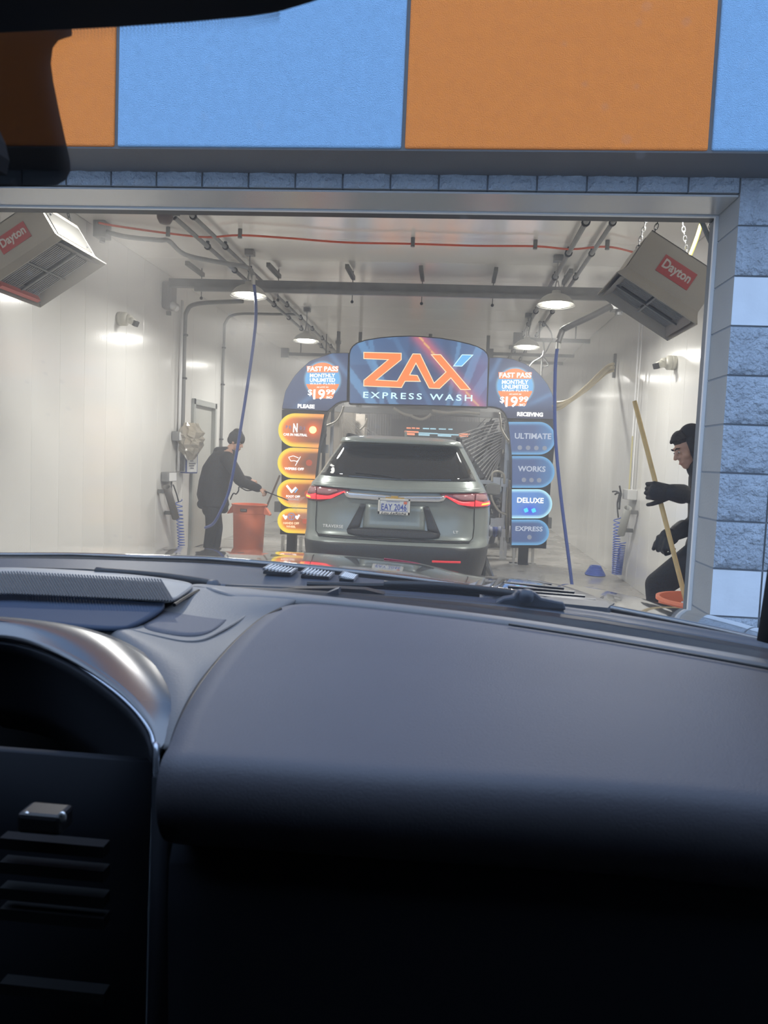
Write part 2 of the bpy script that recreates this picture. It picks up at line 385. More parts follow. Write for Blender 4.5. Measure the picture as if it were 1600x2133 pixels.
# ------------------------------------------------------------------ high bay lamps
M_DOME = mat('lamp dome', (0.55, 0.54, 0.50), 0.35, 0.2)
M_LENS = mat('lit lens', (1, 1, 1), 0.3, emit=(1.0, 0.97, 0.92), estr=9.0)
M_CLEAR = mat('clear acrylic skirt', (0.75, 0.75, 0.72), 0.15, alpha=0.45)
def lamp(i, x, y, z):
    where = ('closest to the entrance' if y < 6 else 'above the hanging grey beam' if y < 9 else 'just before the lit arch' if y < 13 else 'seen through the arch, first pair' if y < 16 else 'seen through the arch, second pair' if y < 20 else 'deepest in the tunnel')
    t = thing('high_bay_lamp', 'high bay lamp, %s row, %s' % ('left wall' if x < 0 else 'right wall', where), 'lamp', (x, y, z), 'high bay lamps under the ceiling')
    MB().lathe([(0.20,0.0),(0.185,0.035),(0.15,0.075),(0.10,0.105),(0.05,0.12),(0.045,0.15),(0.0,0.15)], (x,y,z), 28).build('dome', M_DOME, t, smooth=True)
    MB().lathe([(0.205,-0.005),(0.21,-0.012),(0.17,-0.022)], (x,y,z), 28).build('skirt', M_CLEAR, t, smooth=True)
    MB().lathe([(0.0,-0.026),(0.08,-0.025),(0.13,-0.015),(0.145,0.0),(0.14,0.012)], (x,y,z), 28).build('lens', M_LENS, t, smooth=True)
    b = MB()
    for k in range(3):
        a = 2*PI*k/3; b.cyl((x+.04*math.cos(a), y+.04*math.sin(a), z+.14), (x+.01*math.cos(a), y+.01*math.sin(a), z+.26), 0.005, n=6)
    b.cyl((x, y, z+.24), (x, y, 3.8), 0.006, n=6); b.build('hanger', M_GALV, t)
    MB().box((x, y, 3.765), (0.10, 0.10, 0.06)).build('junction_box', M_GALV, t)
    L = bpy.data.lights.new('lamp_light', 'AREA'); L.shape = 'DISK'; L.size = 0.28; L.energy = LAMP_W; L.color = (1.0, 0.96, 0.90); L.spread = math.radians(170)
    lo = bpy.data.objects.new('lamp_light', L); link(lo, t); lo.location = (0, 0, -0.04)
for i, (x, y, z) in enumerate(LAMPS): lamp(i, x, y, z)

M_VANE = mat('grey vane', (0.20, 0.19, 0.18), 0.5)
# ------------------------------------------------------------------ unit heaters on chains
def chain(b, a, c, r=0.0035, L=0.045):
    a = Vector(a); c = Vector(c); d = c-a; n = max(2, int(d.length/(L*0.72))); t = d.normalized()
    s1 = t.cross(Vector((0.3, 1, 0.1))).normalized(); s2 = t.cross(s1).normalized()
    for k in range(n):
        p = a + d*((k+.5)/n); s = s1 if k % 2 else s2; pts = []
        for q in range(9):
            th = 2*PI*q/8; pts.append(p + t*(L*.5*math.cos(th)) + s*(L*.24*math.sin(th)))
        b.tube(pts, r, 5)
def heater(side, near_px, flange_w, ang, Y, label):
    """Box heater rolled about the tunnel axis; local x width, y depth, z up. Near lower edge midpoint at near_px."""
    t = thing('unit_heater', label, 'heater', PY(*near_px, Y)); P0 = org(t)
    R = Matrix.Rotation(ang, 4, 'Y').to_3x3(); W2 = flange_w/2-0.035; Dp = 0.62; H = 0.34
    def X(x, y, z): return P0 + R @ Vector((x, y, z))
    # body with flared outlet: loft of rectangles going down
    def rect(w, d0, d1, z): return [X(-w, d0, z), X(w, d0, z), X(w, d1, z), X(-w, d1, z)]
    b = MB(); b.rings([rect(W2, 0.035, Dp, H), rect(W2, 0.035, Dp, 0.075), rect(W2+0.012, 0.022, Dp+0.015, 0.045), rect(W2+0.036, 0, Dp+0.035, 0.0)], cap=False)
    b.add(rect(W2, 0.035, Dp, H), [(0,1,2,3)])
    o = b.build('housing', M_HEAT, t)
    q = o.modifiers.new('s', 'SOLIDIFY'); q.thickness = 0.006; q.offset = -1
    MB().add(rect(W2-.02, 0.05, Dp-.02, 0.075), [(0,1,2,3)]).build('baffle', M_DARK, t)
    for s in (-1, 1): MB().add([X(s*W2, 0.04, 0.0), X(s*(W2-.06), 0.10, 0.06), X(s*(W2-.06), Dp-.06, 0.06), X(s*W2, Dp, 0.0)], [(0,1,2,3)]).build('guide_vane', M_VANE, t, fix=False)
    for i in range(2):
        for j in range(2):
            for k in range(9):
                x0 = -W2*.86 + i*W2*.88; y = 0.09 + j*0.25 + k*0.024
                MB().box(X(x0+W2*.40, y, 0.035), (W2*.78, 0.011, 0.004), R).build('slat', M_GALV, t)
    MB().box(X(0, 0.30, 0.028), (0.012, Dp-.1, 0.01), R).box(X(0, 0.325, 0.026), (W2*1.8, 0.014, 0.012), R).build('guard_bar', M_PIPE, t)
    if side < 0: MB().box(X(-W2+.02, Dp/2, 0.02), (0.03, Dp*.8, 0.05), R).build('heat_plate', mat('warm plate', (0.50, 0.12, 0.10), 0.5), t)
    # side access panels with screws
    for s in (-1, 1):
        pnl = MB().box(X(s*(W2+.004), Dp/2+.02, H*.56), (0.006, Dp-.12, H*.62), R).build('side_panel', M_STEEL if s > 0 and side < 0 else M_HEAT, t); bevel(pnl, 0.003)
        for (yy, zz) in ((.14, H*.75), (Dp-.1, H*.35)): MB().cyl(X(s*(W2+.006), yy, zz), X(s*(W2+.014), yy, zz), 0.008, n=8).build('screw', M_DARK, pnl)
    lb = MB().box(X(0.01, 0.032, H*.60), (0.235, 0.004, 0.115), R).build('label_plate', M_LABEL, t)
    text('lettering', 'Dayton', X(0.01, 0.0285, H*.60), 0.20, 0.078, mat('label print', (0.62, 0.55, 0.52), 0.5), lb, R @ Vector((1,0,0)), R @ Vector((0,0,1)), bold=0.03)
    hk = X(0, Dp/2, H+.30); hk2 = Vector((hk.x, hk.y, ZC))
    b = MB()
    for (cx, cy) in ((-W2*.9, .08), (W2*.9, .08), (-W2*.9, Dp-.05), (W2*.9, Dp-.05)):
        top = Vector((X(cx*.5, cy, H).x, P0.y+cy, ZC)); chain(b, X(cx, cy, H), Vector((top.x, top.y, max(X(cx,cy,H).z+.28, 2.9))).lerp(top, .25)); chain(b, Vector((top.x, top.y, max(X(cx,cy,H).z+.28, 2.9))).lerp(top, .25), top)
    b.build('chain', M_DARK, t)['kind'] = 'stuff'
    return t
heater(1, (1369, 621), 0.60, math.radians(31.5), 5.0, 'beige box heater hung on chains near the right jamb, dark outlet facing down left')
heater(-1, (52, 549), 0.62, math.radians(-33), 5.0, 'beige box heater hung on chains above the plain left wall, ribbed outlet facing down right')

# ------------------------------------------------------------------ pipes and cables under the ceiling
def clampset(parent, pts, ax, r, m=M_PIPE):
    for p in pts: MB().cyl(Vector(p)-Vector(ax)*.012, Vector(p)+Vector(ax)*.012, r*1.6, n=10).box(Vector(p)+Vector((0,0,r*1.6)), (0.03, 0.03, 0.04)).build('clamp', M_DARK, parent)
def run(name, label, pts, r, m, clamps=(), ax=(0,1,0), cat='pipe', group=None, n=10):
    t = thing(name, label, cat, pts[0], group)
    MB().tube(pts, r, n).build('tube', m, t, smooth=True)
    clampset(t, clamps, ax, r); return t
zc = 3.735
for k, (x, r) in enumerate(((-2.78, .024), (-2.58, .022))):
    run('conduit', 'grey ceiling conduit at left, %s' % ('outer of the pair, by the wall' if k == 0 else 'inner of the pair'), [(x, 3.8, zc), (x, 22, zc)], r, M_GALV, [(x, 5.2+1.05*i, zc) for i in range(12)], group='ceiling conduits on the left')
for k, (x, r) in enumerate(((1.12, .026), (1.36, .022))):
    run('conduit', 'grey ceiling conduit at right, %s' % ('inner of the pair' if k == 0 else 'outer of the pair, by the wall'), [(x, 3.8, zc), (x, 22, zc)], r, M_GALV, [(x, 5.2+1.05*i, zc) for i in range(12)], group='ceiling conduits on the right')
# orange red cable across the ceiling
pts = [PZ(u, v, 3.735) for u, v in ((205,464),(250,472),(350,486),(430,494),(500,490),(600,496),(720,505),(860,508),(990,512),(1115,513),(1190,519),(1265,514),(1330,528),(1400,545))]
t = thing('signal_cable', 'thin orange red cable clipped across the white ceiling', 'cable', pts[0])
MB().tube(cr(pts, 5), 0.011, 8).build('cable', M_RED, t, smooth=True)
for k in (2, 4, 7, 9, 11):
    p = pts[k]; MB().cyl(p-Vector((0,0,.03)), p+Vector((0,0,.062)), 0.022, n=10).build('clip', M_PIPE, t)
# boom on the left wall carrying the blue hose
def boom(name, label, px, Ys, r, hose_px, hose_Y, hr):
    pts = [PY(u, v, y) for (u, v), y in zip(px, Ys)]
    t = thing('hose_boom', label, 'boom', pts[0])
    MB().tube(cr(pts, 5), r, 12).build('arm', M_GALV, t, smooth=True)
    MB().box(pts[0], (0.12, 0.16, 0.16)).cyl(pts[0]-Vector((0,0,.12)), pts[0]+Vector((0,0,.12)), 0.03, n=12).build('pivot', M_GALV, t)
    hp = [PY(u, v, y) for (u, v), y in zip(hose_px, hose_Y)]
    h = thing('hose', name, 'hose', hp[0]); MB().tube(cr(hp, 6), hr, 10).build('tube', M_BLUEH, h, smooth=True)
    MB().cyl(hp[0]+Vector((0,0,.04)), hp[0]-Vector((0,0,.06)), hr*1.5, n=10).build('fitting', M_STEEL, h)
    return t
boom('blue hose hanging in front of the man at the orange can', 'swinging steel arm fixed high on the left wall', [(213,480),(262,493),(330,500),(352,502),(385,530),(450,545),(512,556),(524,566),(528,582)], [7.75,7.7,7.8,7.9,8.1,8.25,8.4,8.4,8.4], 0.024,
     [(528,582),(533,630),(532,680),(522,760),(505,870),(490,960),(478,1020),(462,1060),(445,1090),(428,1099)], [8.4]*6+[8.5,8.6,8.8,9.0], 0.017)
boom('blue hose hanging down beside the right leg of the lit arch', 'slanting steel arm over the right side by the lamp', [(1290,628),(1240,655),(1178,684),(1170,693),(1163,714)], [7.0,7.3,7.6,7.6,7.6], 0.030,
     [(1163,714),(1158,748),(1156,800),(1156,880),(1160,950),(1168,1030),(1178,1110),(1187,1180),(1192,1222)], [7.6]*9, 0.017)
# hanging beam across the tunnel
t = thing('ceiling_beam', 'long galvanised beam hanging across the tunnel under the ceiling', 'beam', (-0.6, 9.6, 3.45))
bA, bB = PY(355, 577, 9.6), PY(1330, 618, 9.6)
zz = (bA.z+bB.z)/2
MB().box(((bA.x+2.2)/2, 9.6, zz-.02), (2.2-bA.x, 0.10, 0.10)).build('channel', M_GALV, t)
MB().box(((bA.x+2.1)/2+.3, 9.52, zz-.105), (2.0-bA.x, 0.05, 0.05)).build('lower_channel', M_GALV, t)
for u in (420, 580, 735, 880, 1028, 1175):
    p = PY(u, 590, 9.6); b = MB().box((p.x, 9.35, zz+.10), (0.045, 0.6, 0.05)).cyl((p.x, 9.6, zz+.1), (p.x, 9.6, 3.8), .008, n=6).cyl((p.x, 9.6, zz-.18), (p.x, 9.6, zz+.1), .006, n=6)
    b.build('bracket', M_PIPE, t)
    MB().ell((p.x, 9.6, zz-.20), (.02,.02,.02), nu=8, nv=6).build('ball_joint', M_DARK, t)
# wall conduits on the left
xw = XL+0.03
t = run('wall_conduit', 'pair of pipes running up the left wall and bending under the beam', cr([(xw+.02, 10.52, 1.2),(xw+.02, 10.52, 2.4),(xw+.02, 10.52, 3.2),(xw+.05, 10.5, 3.42),(xw+.22, 10.45, 3.52),(xw+.9, 10.3, 3.54)], 5), 0.030, M_PIPE,
        [(xw+.02, 10.52, z) for z in (1.6, 2.5, 3.1)], (0,0,1))
MB().tube([(xw+.02, 10.40, 1.2), (xw+.02, 10.40, 3.55)], 0.02, 8).build('tube', M_LITE, t, smooth=True)
run('wall_conduit', 'single pipe on the left wall beyond the door, bending onto the ceiling', cr([(xw, 12.42, 0.1),(xw, 12.42, 1.5),(xw, 12.42, 3.3),(xw+.03, 12.40, 3.62),(xw+.22, 12.38, 3.74),(xw+.8, 12.35, 3.75),(-2.6, 12.3, 3.75)], 5), 0.022, M_PIPE,
    [(xw, 12.42, z) for z in (1.7, 2.6, 3.2)], (0,0,1))
# cross struts further on
for k, (a, b_, y, lab) in enumerate((((1078, 706), (1229, 712), 12.6, 'short grey strut crossing behind the right lamps, nearest'), ((1020, 737), (1196, 742), 15.5, 'grey strut above the right wing of the arch'), ((1090, 756), (1180, 757), 17.5, 'small grey strut just over the right wing edge'), ((595, 736), (700, 742), 14.5, 'long grey strut behind the left wing of the arch'))):
    A = PY(*a, y); Bq = PY(*b_, y); t = thing('strut', lab, 'strut', A, 'struts behind the arch')
    MB().box((A+Bq)/2, ((Bq-A).length, 0.06, 0.06)).build('channel', M_PIPE, t)
    MB().box(A+Vector((0, -.04, 0)), (0.14, 0.1, 0.18)).build('box', M_PIPE, t)
    for f in (.3, .8): p = A.lerp(Bq, f); MB().cyl((p.x, p.y, p.z), (p.x, p.y, 3.8), .012, n=6).build('rod', M_PIPE, t)
cpts = [[(1122,671),(1135,674),(1150,700),(1140,728),(1130,745),(1128,790)], [(1100,700),(1108,660),(1112,650)], [(1126,706),(1132,712),(1131,740),(1110,755),(1100,770)], [(1130,740),(1143,760),(1132,765),(1128,775)]]
t = thing('cable_bundle', 'looping dark cables hanging from the ceiling above the right wing', 'cables', PY(1122, 671, 11.9))
for c in cpts: MB().tube(cr([PY(u, v, 11.9) for u, v in c], 6), 0.012, 6).build('cable', M_PIPE, t, smooth=True)
# pale hose bundle from the right wall
hp = [PX(1278, 764, 2.3)] ; hp0 = hp[0]
t = thing('hose_bundle', 'cream hoses sagging from the right wall to the arch', 'hoses', hp0)
for d, r in ((0, .03), (.05, .022), (-.05, .018)):
    MB().tube(cr([PY(1279, 765, hp0.y-.05)+Vector((0,0,d)), PY(1262, 772, 11.6)+Vector((0,0,d)), PY(1225, 806, 11.4)+Vector((0,0,d*.7)), PY(1190, 833, 11.2)+Vector((0,0,d*.3)), PY(1162, 846, 11.3)+Vector((0,0,d)), PY(1135, 842, 11.7)+Vector((0,0,d))], 6), r, 8).build('hose', mat('cream hose', (0.55, 0.46, 0.28), 0.4), t, smooth=True)
MB().box(PX(1280, 762, 2.34), (0.04, 0.06, 0.35)).build('wall_bracket', M_PIPE, t)
# motion sensor, corner brace, gas hose
p = PZ(344, 446, 3.7); t = thing('motion_sensor', 'round dark sensor under the ceiling near the left lamp', 'sensor', p)
MB().lathe([(0.0,-.09),(.05,-.085),(.075,-.04),(.08,.03),(.06,.1)], p, 18).build('body', mat('brown plastic', (0.10, 0.07, 0.065), 0.4), t, smooth=True); MB().box(p+Vector((.10,0,0)), (.08,.02,.03)).build('bracket', M_GALV, t)
t = thing('gas_hose', 'bright yellow gas hose behind the right heater', 'hose', PY(1435, 545, 5.6))
MB().tube(cr([PY(1432, 545, 5.55), PY(1447, 510, 5.6), PY(1460, 470, 5.7), PY(1470, 430, 5.8), Vector((PY(1475,420,5.8).x, 5.8, 3.8))], 5), 0.013, 8).build('tube', M_YEL, t, smooth=True)
t = thing('steel_brace', 'dark slanting brace bar at the top of the right jamb', 'brace', PY(1480, 505, 4.2))
MB().tube([PY(1452, 440, 4.2), PY(1480, 503, 4.2), PY(1500, 545, 4.2)], 0.013, 8).build('bar', M_SLATE, t)
MB().cyl(PY(1452, 440, 4.2), PY(1440, 300, 4.2), 0.01, n=8).build('rod', M_SLATE, t)

# ------------------------------------------------------------------ things on the side walls
def sec_cam(base, lookdir, label):
    t = thing('security_camera', label, 'camera', base); base = Vector(base); n = Vector((1 if base.x < 0 else -1, 0, 0))
    MB().lathe([(.075,0),(.08,.03),(.078,.05)], base, 20, ax=n, cap=True).build('mount', M_CAMB, t, smooth=True)
    MB().lathe([(.078,.052),(.078,.09),(.05,.115),(0,.12)], base, 20, ax=n).build('collar', M_CAMB, t, smooth=True)
    d = Vector(lookdir).normalized(); c = base+n*.12
    b = MB().ell(c, (.055,.055,.055)).cyl(c, c+d*.10, .045, .038, 16); b.build('head', M_CAMB, t, smooth=True)
    q = d.to_track_quat('Z', 'Y').to_matrix()
    MB().box(c+d*.115, (.06,.06,.04), q).build('lens_window', M_BLACK, t)
sec_cam(PX(247, 664, XL), (0.75, -.25, -.42), 'cream security camera on the left wall under the heater')
sec_cam(PX(1408, 756, XR), (-0.75, -.35, -.35), 'cream security camera on the right wall beside the jamb')
p = PX(352, 622, XL+.05); t = thing('emergency_light', 'grey twin emergency light high on the left wall by the pipes', 'light', p)
b = MB().box(p+Vector((0,0,.03)), (.14,.26,.36)).build('case', mat('grey housing', (0.26,0.25,0.25), .45), t); bevel(b, .05, 4)
for s in (-1, 1):
    MB().ell(p+Vector((.07, s*.06, -.10)), (.055,.055,.055)).build('lamp_head', mat('clear lamp', (.6,.6,.6), .1, .3), t, smooth=True)
MB().box(p+Vector((.02,-.05,-.20)), (.05,.05,.05)).build('bracket', M_PIPE, t)
for px, lab in (((373, 909), 'higher grey junction box on the left wall pipes'), ((352, 993), 'lower grey junction box above the tube holder on the left wall')):
    p = PX(*px, XL+.06); t = thing('junction_box', lab, 'box', p, 'junction boxes on the left wall'); bevel(MB().box(p, (.10, .30, .13)).build('body', M_GALV, t), .008)
    MB().box(p+Vector((.05,.0,.0)), (.02,.25,.11)).build('cover', M_LITE, t)
    MB().cyl(p+Vector((0,.1,-.06)), p+Vector((0,.1,-.28)), .012, n=8).build('drop_pipe', M_PIPE, t)
def tube_holder(px0, px1, X, label, s):
    A = PX(*px0, X); Bq = PX(*px1, X); t = thing('tube_holder', label, 'tube', Bq, 'slanted tube holders on the side walls')
    d = (A-Bq).normalized(); sd = MB(); n = 18
    sd.rings([sd.ring(Bq, d, .05, n), sd.ring(A, d, .05, n), sd.ring(A, d, .043, n), sd.ring(Bq+d*.01, d, .043, n)], cap=False)
    sd.add(sd.ring(Bq, d, .05, n), [tuple(range(n))]); sd.build('tube', mat('grey tube', (.34,.34,.32) if s < 0 else (.13,.12,.11), .35, .2), t, smooth=True)
    for f in (.15, .85):
        p = Bq.lerp(A, f); MB().box(p+Vector((-s*.07,0,0)), (.12,.05,.05)).build('bracket', M_PIPE, t)
tube_holder((347, 1014), (366, 1078), XL+.14, 'dark open tube leaning on the left wall under the boxes', 1)
tube_holder((1308, 1058), (1294, 1112), XR-.14, 'grey open tube leaning on the right wall behind the pole', -1)
def coil(label, top, bot, X, name='coiled_hose', r=.05, turns=22, m=M_COIL, tail=None):
    A = PX(*top, X); Bq = PX(*bot, X); t = thing('coiled_hose', label, 'hose', Bq, None); pts = []
    N = turns*9
    for i in range(N+1):
        f = i/N; g = f**0.75; p = A.lerp(Bq, g); a = 2*PI*turns*f; pts.append(p+Vector((math.cos(a)*r*.9, math.sin(a)*r, 0)))
    MB().tube(pts, .007, 5).build('coil', m, t, smooth=True)
    if tail: MB().tube(cr([PX(*q, X) for q in tail], 5), .010, 6).build('tail', M_DARK, t, smooth=True)
    return t
coil('blue coiled air hose under the dark tube on the left wall', (372, 1040), (381, 1180), XL+.15, tail=[(361,1010),(368,1030),(372,1045)])
coil('longer blue coiled air hose hanging by the grey tube on the right wall', (1286, 1078), (1282, 1196), XR-.15, tail=[(1290,1030),(1286,1050),(1288,1078)])
coil('shorter blue coiled hose close to the right wall, right of its twin', (1297, 1130), (1288, 1196), XR-.08, r=.045)
t = thing('hose_heap', 'small heap of blue hose on the floor by the right wall', 'hose', PX(1278, 1200, XR-.22))
b = MB(); c = Vector((XR-.3, PZ(1275, 1200, 0).y, .0))
for k in range(7): b.tube([c+Vector((.13*math.cos(a)*(1-.08*k), .16*math.sin(a)*(1-.08*k), .015+.018*k)) for a in [2*PI*i/16 for i in range(17)]], .012, 6)
b.build('coil', M_COIL, t, smooth=True)
# blow gun bracket on the right wall
p = PX(1312, 1030, XR-.06); t = thing('valve_box', 'white valve box with hanging trigger guns on the right wall', 'box', p)
bevel(MB().box(p, (.12, .30, .13)).build('body', mat('white box', (.55,.55,.54), .4), t), .008)
MB().cyl(p+Vector((0,.05,.05)), p+Vector((0,.05,.75)), .010, n=8).build('yellow_tube', mat('pale yellow tube', (.55,.5,.25), .4), t)
MB().cyl(p+Vector((0,.05,.75)), p+Vector((0,.05,2.3)), .010, n=8).build('riser', M_LITE, t)
MB().cyl(p+Vector((0,-.1,0)), p+Vector((0,-.1,2.3)), .007, n=8).build('riser', M_LITE, t)
b = MB(); q = PX(1294, 1030, XR-.12)
for a in (PX(1276,1024,XR-.2), PX(1281,1030,XR-.2), PX(1291,1013,XR-.2), PX(1290,1060,XR-.2), PX(1287,1045,XR-.2)): b.tube(cr([q, (q+a)/2+Vector((0,.02,.02)), a], 4), .012, 6)
b.build('trigger_gun', M_DARK, t, smooth=True)
# plastic bag and blue notice dispenser on the left wall
p = PX(397, 914, XL+.19); t = thing('plastic_bag', 'crumpled clear plastic bag over a box on the left wall', 'bag', p)
rb = random.Random(3); b = MB(); rows = []
for j in range(13):
    f = j/12; z = .22-.52*f; rr = (.05+.16*math.sin(PI*min(1, f*.9+.12))**.8)
    rows.append([p+Vector(((rr*.8)*math.cos(2*PI*i/20)*(1+.55*noise.noise(Vector((i*.9, j*.5, 1)))), rr*math.sin(2*PI*i/20)*(1+.45*noise.noise(Vector((i*.9, j*.5, 5)))), z+.03*noise.noise(Vector((i, j, 2))))) for i in list(range(20))+[0]])
b.grid(rows); o = b.build('film', mat('clear film', (.42,.38,.31), .12, alpha=.75, spec=.9), t, smooth=False)
MB().box(p+Vector((-.05,.05,.08)), (.08,.2,.28)).build('covered_box', mat('tan cover', (.38,.30,.18), .6), t)
p = PX(394, 964, XL+.10); t = thing('notice_dispenser', 'blue dispenser box with a white notice below the plastic bag', 'box', p)
rz = Matrix.Rotation(math.radians(-30), 3, 'Z'); bevel(MB().box(p, (.12,.22,.30), rz).build('case', mat('blue plastic', (.03,.06,.28), .4), t), .01)
nx = rz @ Vector((.065,-.02,0)); MB().box(p+rz @ Vector((.0,-.113,0)), (.10,.004,.26), rz).build('notice', M_WHITE, t)
MB().box(p+rz @ Vector((.064,-.0,0)), (.004,.18,.26), rz).build('notice', M_WHITE, t)
for k in range(6):
    MB().box(p+rz @ Vector((.067,-.01+.01*(k % 2),.10-.035*k)), (.003,.12-.03*(k % 3),.012), rz).build('printed_line', mat('print red' if k < 2 else 'print grey', (.5,.05,.05) if k < 2 else (.15,.15,.2), .5), t)

# ------------------------------------------------------------------ lit sign arch
YA = 11.4
M_SIGNB = mat('sign cabinet black', (0.012, 0.013, 0.018), 0.35)
E_FACE = emit_attr('backlit print', 1.3)
def emat(name, c, s=1.0, base=(0.02, 0.02, 0.02)):
    return mat(name, base, 0.3, emit=c, estr=s)
E_OR = emat('lit orange', (1.0, 0.25, 0.06), 1.35); E_CREAM = emat('lit cream', (1.0, 0.72, 0.45), 1.5); E_SKY = emat('lit sky blue', (0.15, 0.50, 0.90), 1.3)
E_ICE = emat('lit ice white', (0.62, 0.90, 1.0), 1.6); E_WHT = emat('lit white', (1.0, 0.97, 0.95), 1.7); E_GREY = emat('dim white', (0.48, 0.52, 0.62), 1.25)
E_LAV = emat('dim lavender', (0.30, 0.30, 0.55), 0.8)
arch = thing('sign_arch', 'lit navy entrance arch with orange logo, price badges and pill shaped wash options', 'arch', (PY(872, 1000, YA).x, YA, 0))
def A(u, v, dy=0.0): p = PY(u, v, YA); return Vector((p.x, YA+dy, p.z))
def face_poly(name, px, y, m, parent, depth=0.0):
    pts = [A(u, v, y) for u, v in px]; b = MB()
    if depth: b.prism(pts, (0, depth, 0))
    else: b.add(pts, [tuple(range(len(pts)))])
    return b.build(name, m, parent, fix=bool(depth))
def shrink(px, d):
    cx = sum(p[0] for p in px)/len(px); cy = sum(p[1] for p in px)/len(px); out = []
    n = len(px)
    for i in range(n):
        a = Vector((px[i-1][0], px[i-1][1])); b = Vector(px[i]); c = Vector(px[(i+1) % n])
        e1 = (b-a).normalized(); e2 = (c-b).normalized(); nn = Vector((-(e1.y+e2.y), e1.x+e2.x))
        if nn.length < 1e-6: nn = Vector((cx, cy))-b
        nn.normalize(); w = nn.dot(Vector((-e1.y, e1.x))); w = max(abs(w), .4)
        out.append((b.x+nn.x*d/w, b.y+nn.y*d/w))
    return out
def printed(name, px, y, fn, parent, step=5.0, sd=1.5):
    """Backlit print: a fine grid clipped to an outline, one colour per cell."""
    us = [p[0] for p in px]; vs_ = [p[1] for p in px]; bm = bmesh.new()
    f = bm.faces.new([bm.verts.new((u, v, 0)) for u, v in px])
    u = min(us)+step
    while u < max(us):
        bmesh.ops.bisect_plane(bm, geom=bm.verts[:]+bm.edges[:]+bm.faces[:], plane_co=(u, 0, 0), plane_no=(1, 0, 0)); u += step
    v = min(vs_)+step
    while v < max(vs_):
        bmesh.ops.bisect_plane(bm, geom=bm.verts[:]+bm.edges[:]+bm.faces[:], plane_co=(0, v, 0), plane_no=(0, 1, 0)); v += step
    bm.verts.index_update(); o = MB(); base = [A(q.co.x, q.co.y, y) for q in bm.verts]
    fs = [[q.index for q in fc.verts] for fc in bm.faces]; vc = [fn(q.co.x, q.co.y) for q in bm.verts]; bm.free()
    o.add(base, fs); ob = o.build(name, E_FACE, parent, fix=False)
    ca = ob.data.color_attributes.new('Col', 'FLOAT_COLOR', 'CORNER')
    for p in ob.data.polygons:
        for li in p.loop_indices: ca.data[li].color = (*vc[ob.data.loops[li].vertex_index], 1)
    return ob
def mixc(a, b, t): t = max(0, min(1, t)); return tuple(a[i]*(1-t)+b[i]*t for i in range(3))
NAVY, STEELB, DEEP = srgb(66, 84, 122), srgb(92, 130, 172), srgb(60, 66, 92)
# centre
CEN = [(726.8,739.5),(729,729),(734,721),(743,713.7),(762,707.5),(793,702.4),(824,700),(855,699),(886,700.7),(917,703.4),(948,708.6),(979,715.8),(995,721),(1009.4,729),(1016.6,737.4),(1018.7,745.7),(1015.6,849),(726.8,841.6)]
face_poly('centre_cabinet', CEN, 0.0, M_SIGNB, arch, 0.22)
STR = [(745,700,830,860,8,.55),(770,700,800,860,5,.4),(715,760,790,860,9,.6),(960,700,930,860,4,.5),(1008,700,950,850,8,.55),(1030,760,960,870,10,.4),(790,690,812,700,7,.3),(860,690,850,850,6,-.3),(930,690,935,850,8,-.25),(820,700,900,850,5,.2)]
def seg_d(u, v, a): 
    P = Vector((u, v)); Q = Vector(a[:2]); W_ = Vector(a[2:4])-Q; t = max(0, min(1, (P-Q).dot(W_)/W_.dot(W_))); return (P-Q-W_*t).length
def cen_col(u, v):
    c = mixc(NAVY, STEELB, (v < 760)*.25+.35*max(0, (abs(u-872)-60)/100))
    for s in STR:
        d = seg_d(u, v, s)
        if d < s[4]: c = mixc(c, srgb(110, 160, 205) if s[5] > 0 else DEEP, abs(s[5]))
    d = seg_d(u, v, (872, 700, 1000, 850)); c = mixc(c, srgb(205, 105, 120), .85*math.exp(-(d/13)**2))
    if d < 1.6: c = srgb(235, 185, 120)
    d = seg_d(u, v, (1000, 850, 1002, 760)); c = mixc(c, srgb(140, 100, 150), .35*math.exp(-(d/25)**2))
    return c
printed('centre_face', shrink(CEN, 2.2), -0.006, cen_col, arch, 2.5)
LG = [(280,212),(662,222),(662,290),(412,492),(618,502),(776,228),(852,230),(992,522),(1108,412),(958,236),(1058,236),(1362,592),(1258,592),(1160,475),(1048,582),(940,578),(808,328),(748,440),(824,446),(856,510),(700,508),(664,572),(280,556),(280,496),(524,290),(280,280)]
lgp = [(700+x/4.848, 690+y/4.848) for x, y in LG]
bl = [(700+x/4.848, 690+y/4.848) for x, y in ((1184,354),(1272,238),(1386,240),(1272,356))]
def outline(name, px, y, w, m, parent):
    b = MB(); n = len(px); inn = shrink(px, w); out = shrink(px, -w*.3)
    for i in range(n): b.add([A(*out[i], y), A(*out[(i+1) % n], y), A(*inn[(i+1) % n], y), A(*inn[i], y)], [(0,1,2,3)])
    return b.build(name, m, parent, fix=False)
def fill(name, px, y, m, parent):
    pts = [A(u, v, y) for u, v in px]; tr = tessellate_polygon([[Vector((u, v, 0)) for u, v in px]])
    return MB().add(pts, [tuple(t) for t in tr]).build(name, m, parent, fix=False)
lg = fill('logo_letters', lgp, -0.016, E_OR, arch); outline('letter_outline', lgp, -0.020, 1.3, E_CREAM, lg)
lb = fill('logo_flash', bl, -0.016, E_SKY, arch); outline('flash_outline', bl, -0.020, 1.2, E_ICE, lb)
def T(name, s, box, m, parent, y=-0.02, bold=.03, space=1.0, shear=0.0, dv=0.0):
    u0, v0, u1, v1 = box; vm = (v0+v1)/2; a = A(u0, vm, y); b_ = A(u1, vm+dv, y); h = (A((u0+u1)/2, v0, y)-A((u0+u1)/2, v1, y)).length
    return text(name, s, (a+b_)/2, (b_-a).length, h, m, parent, xa=b_-a, bold=bold, space=space, shear=shear)
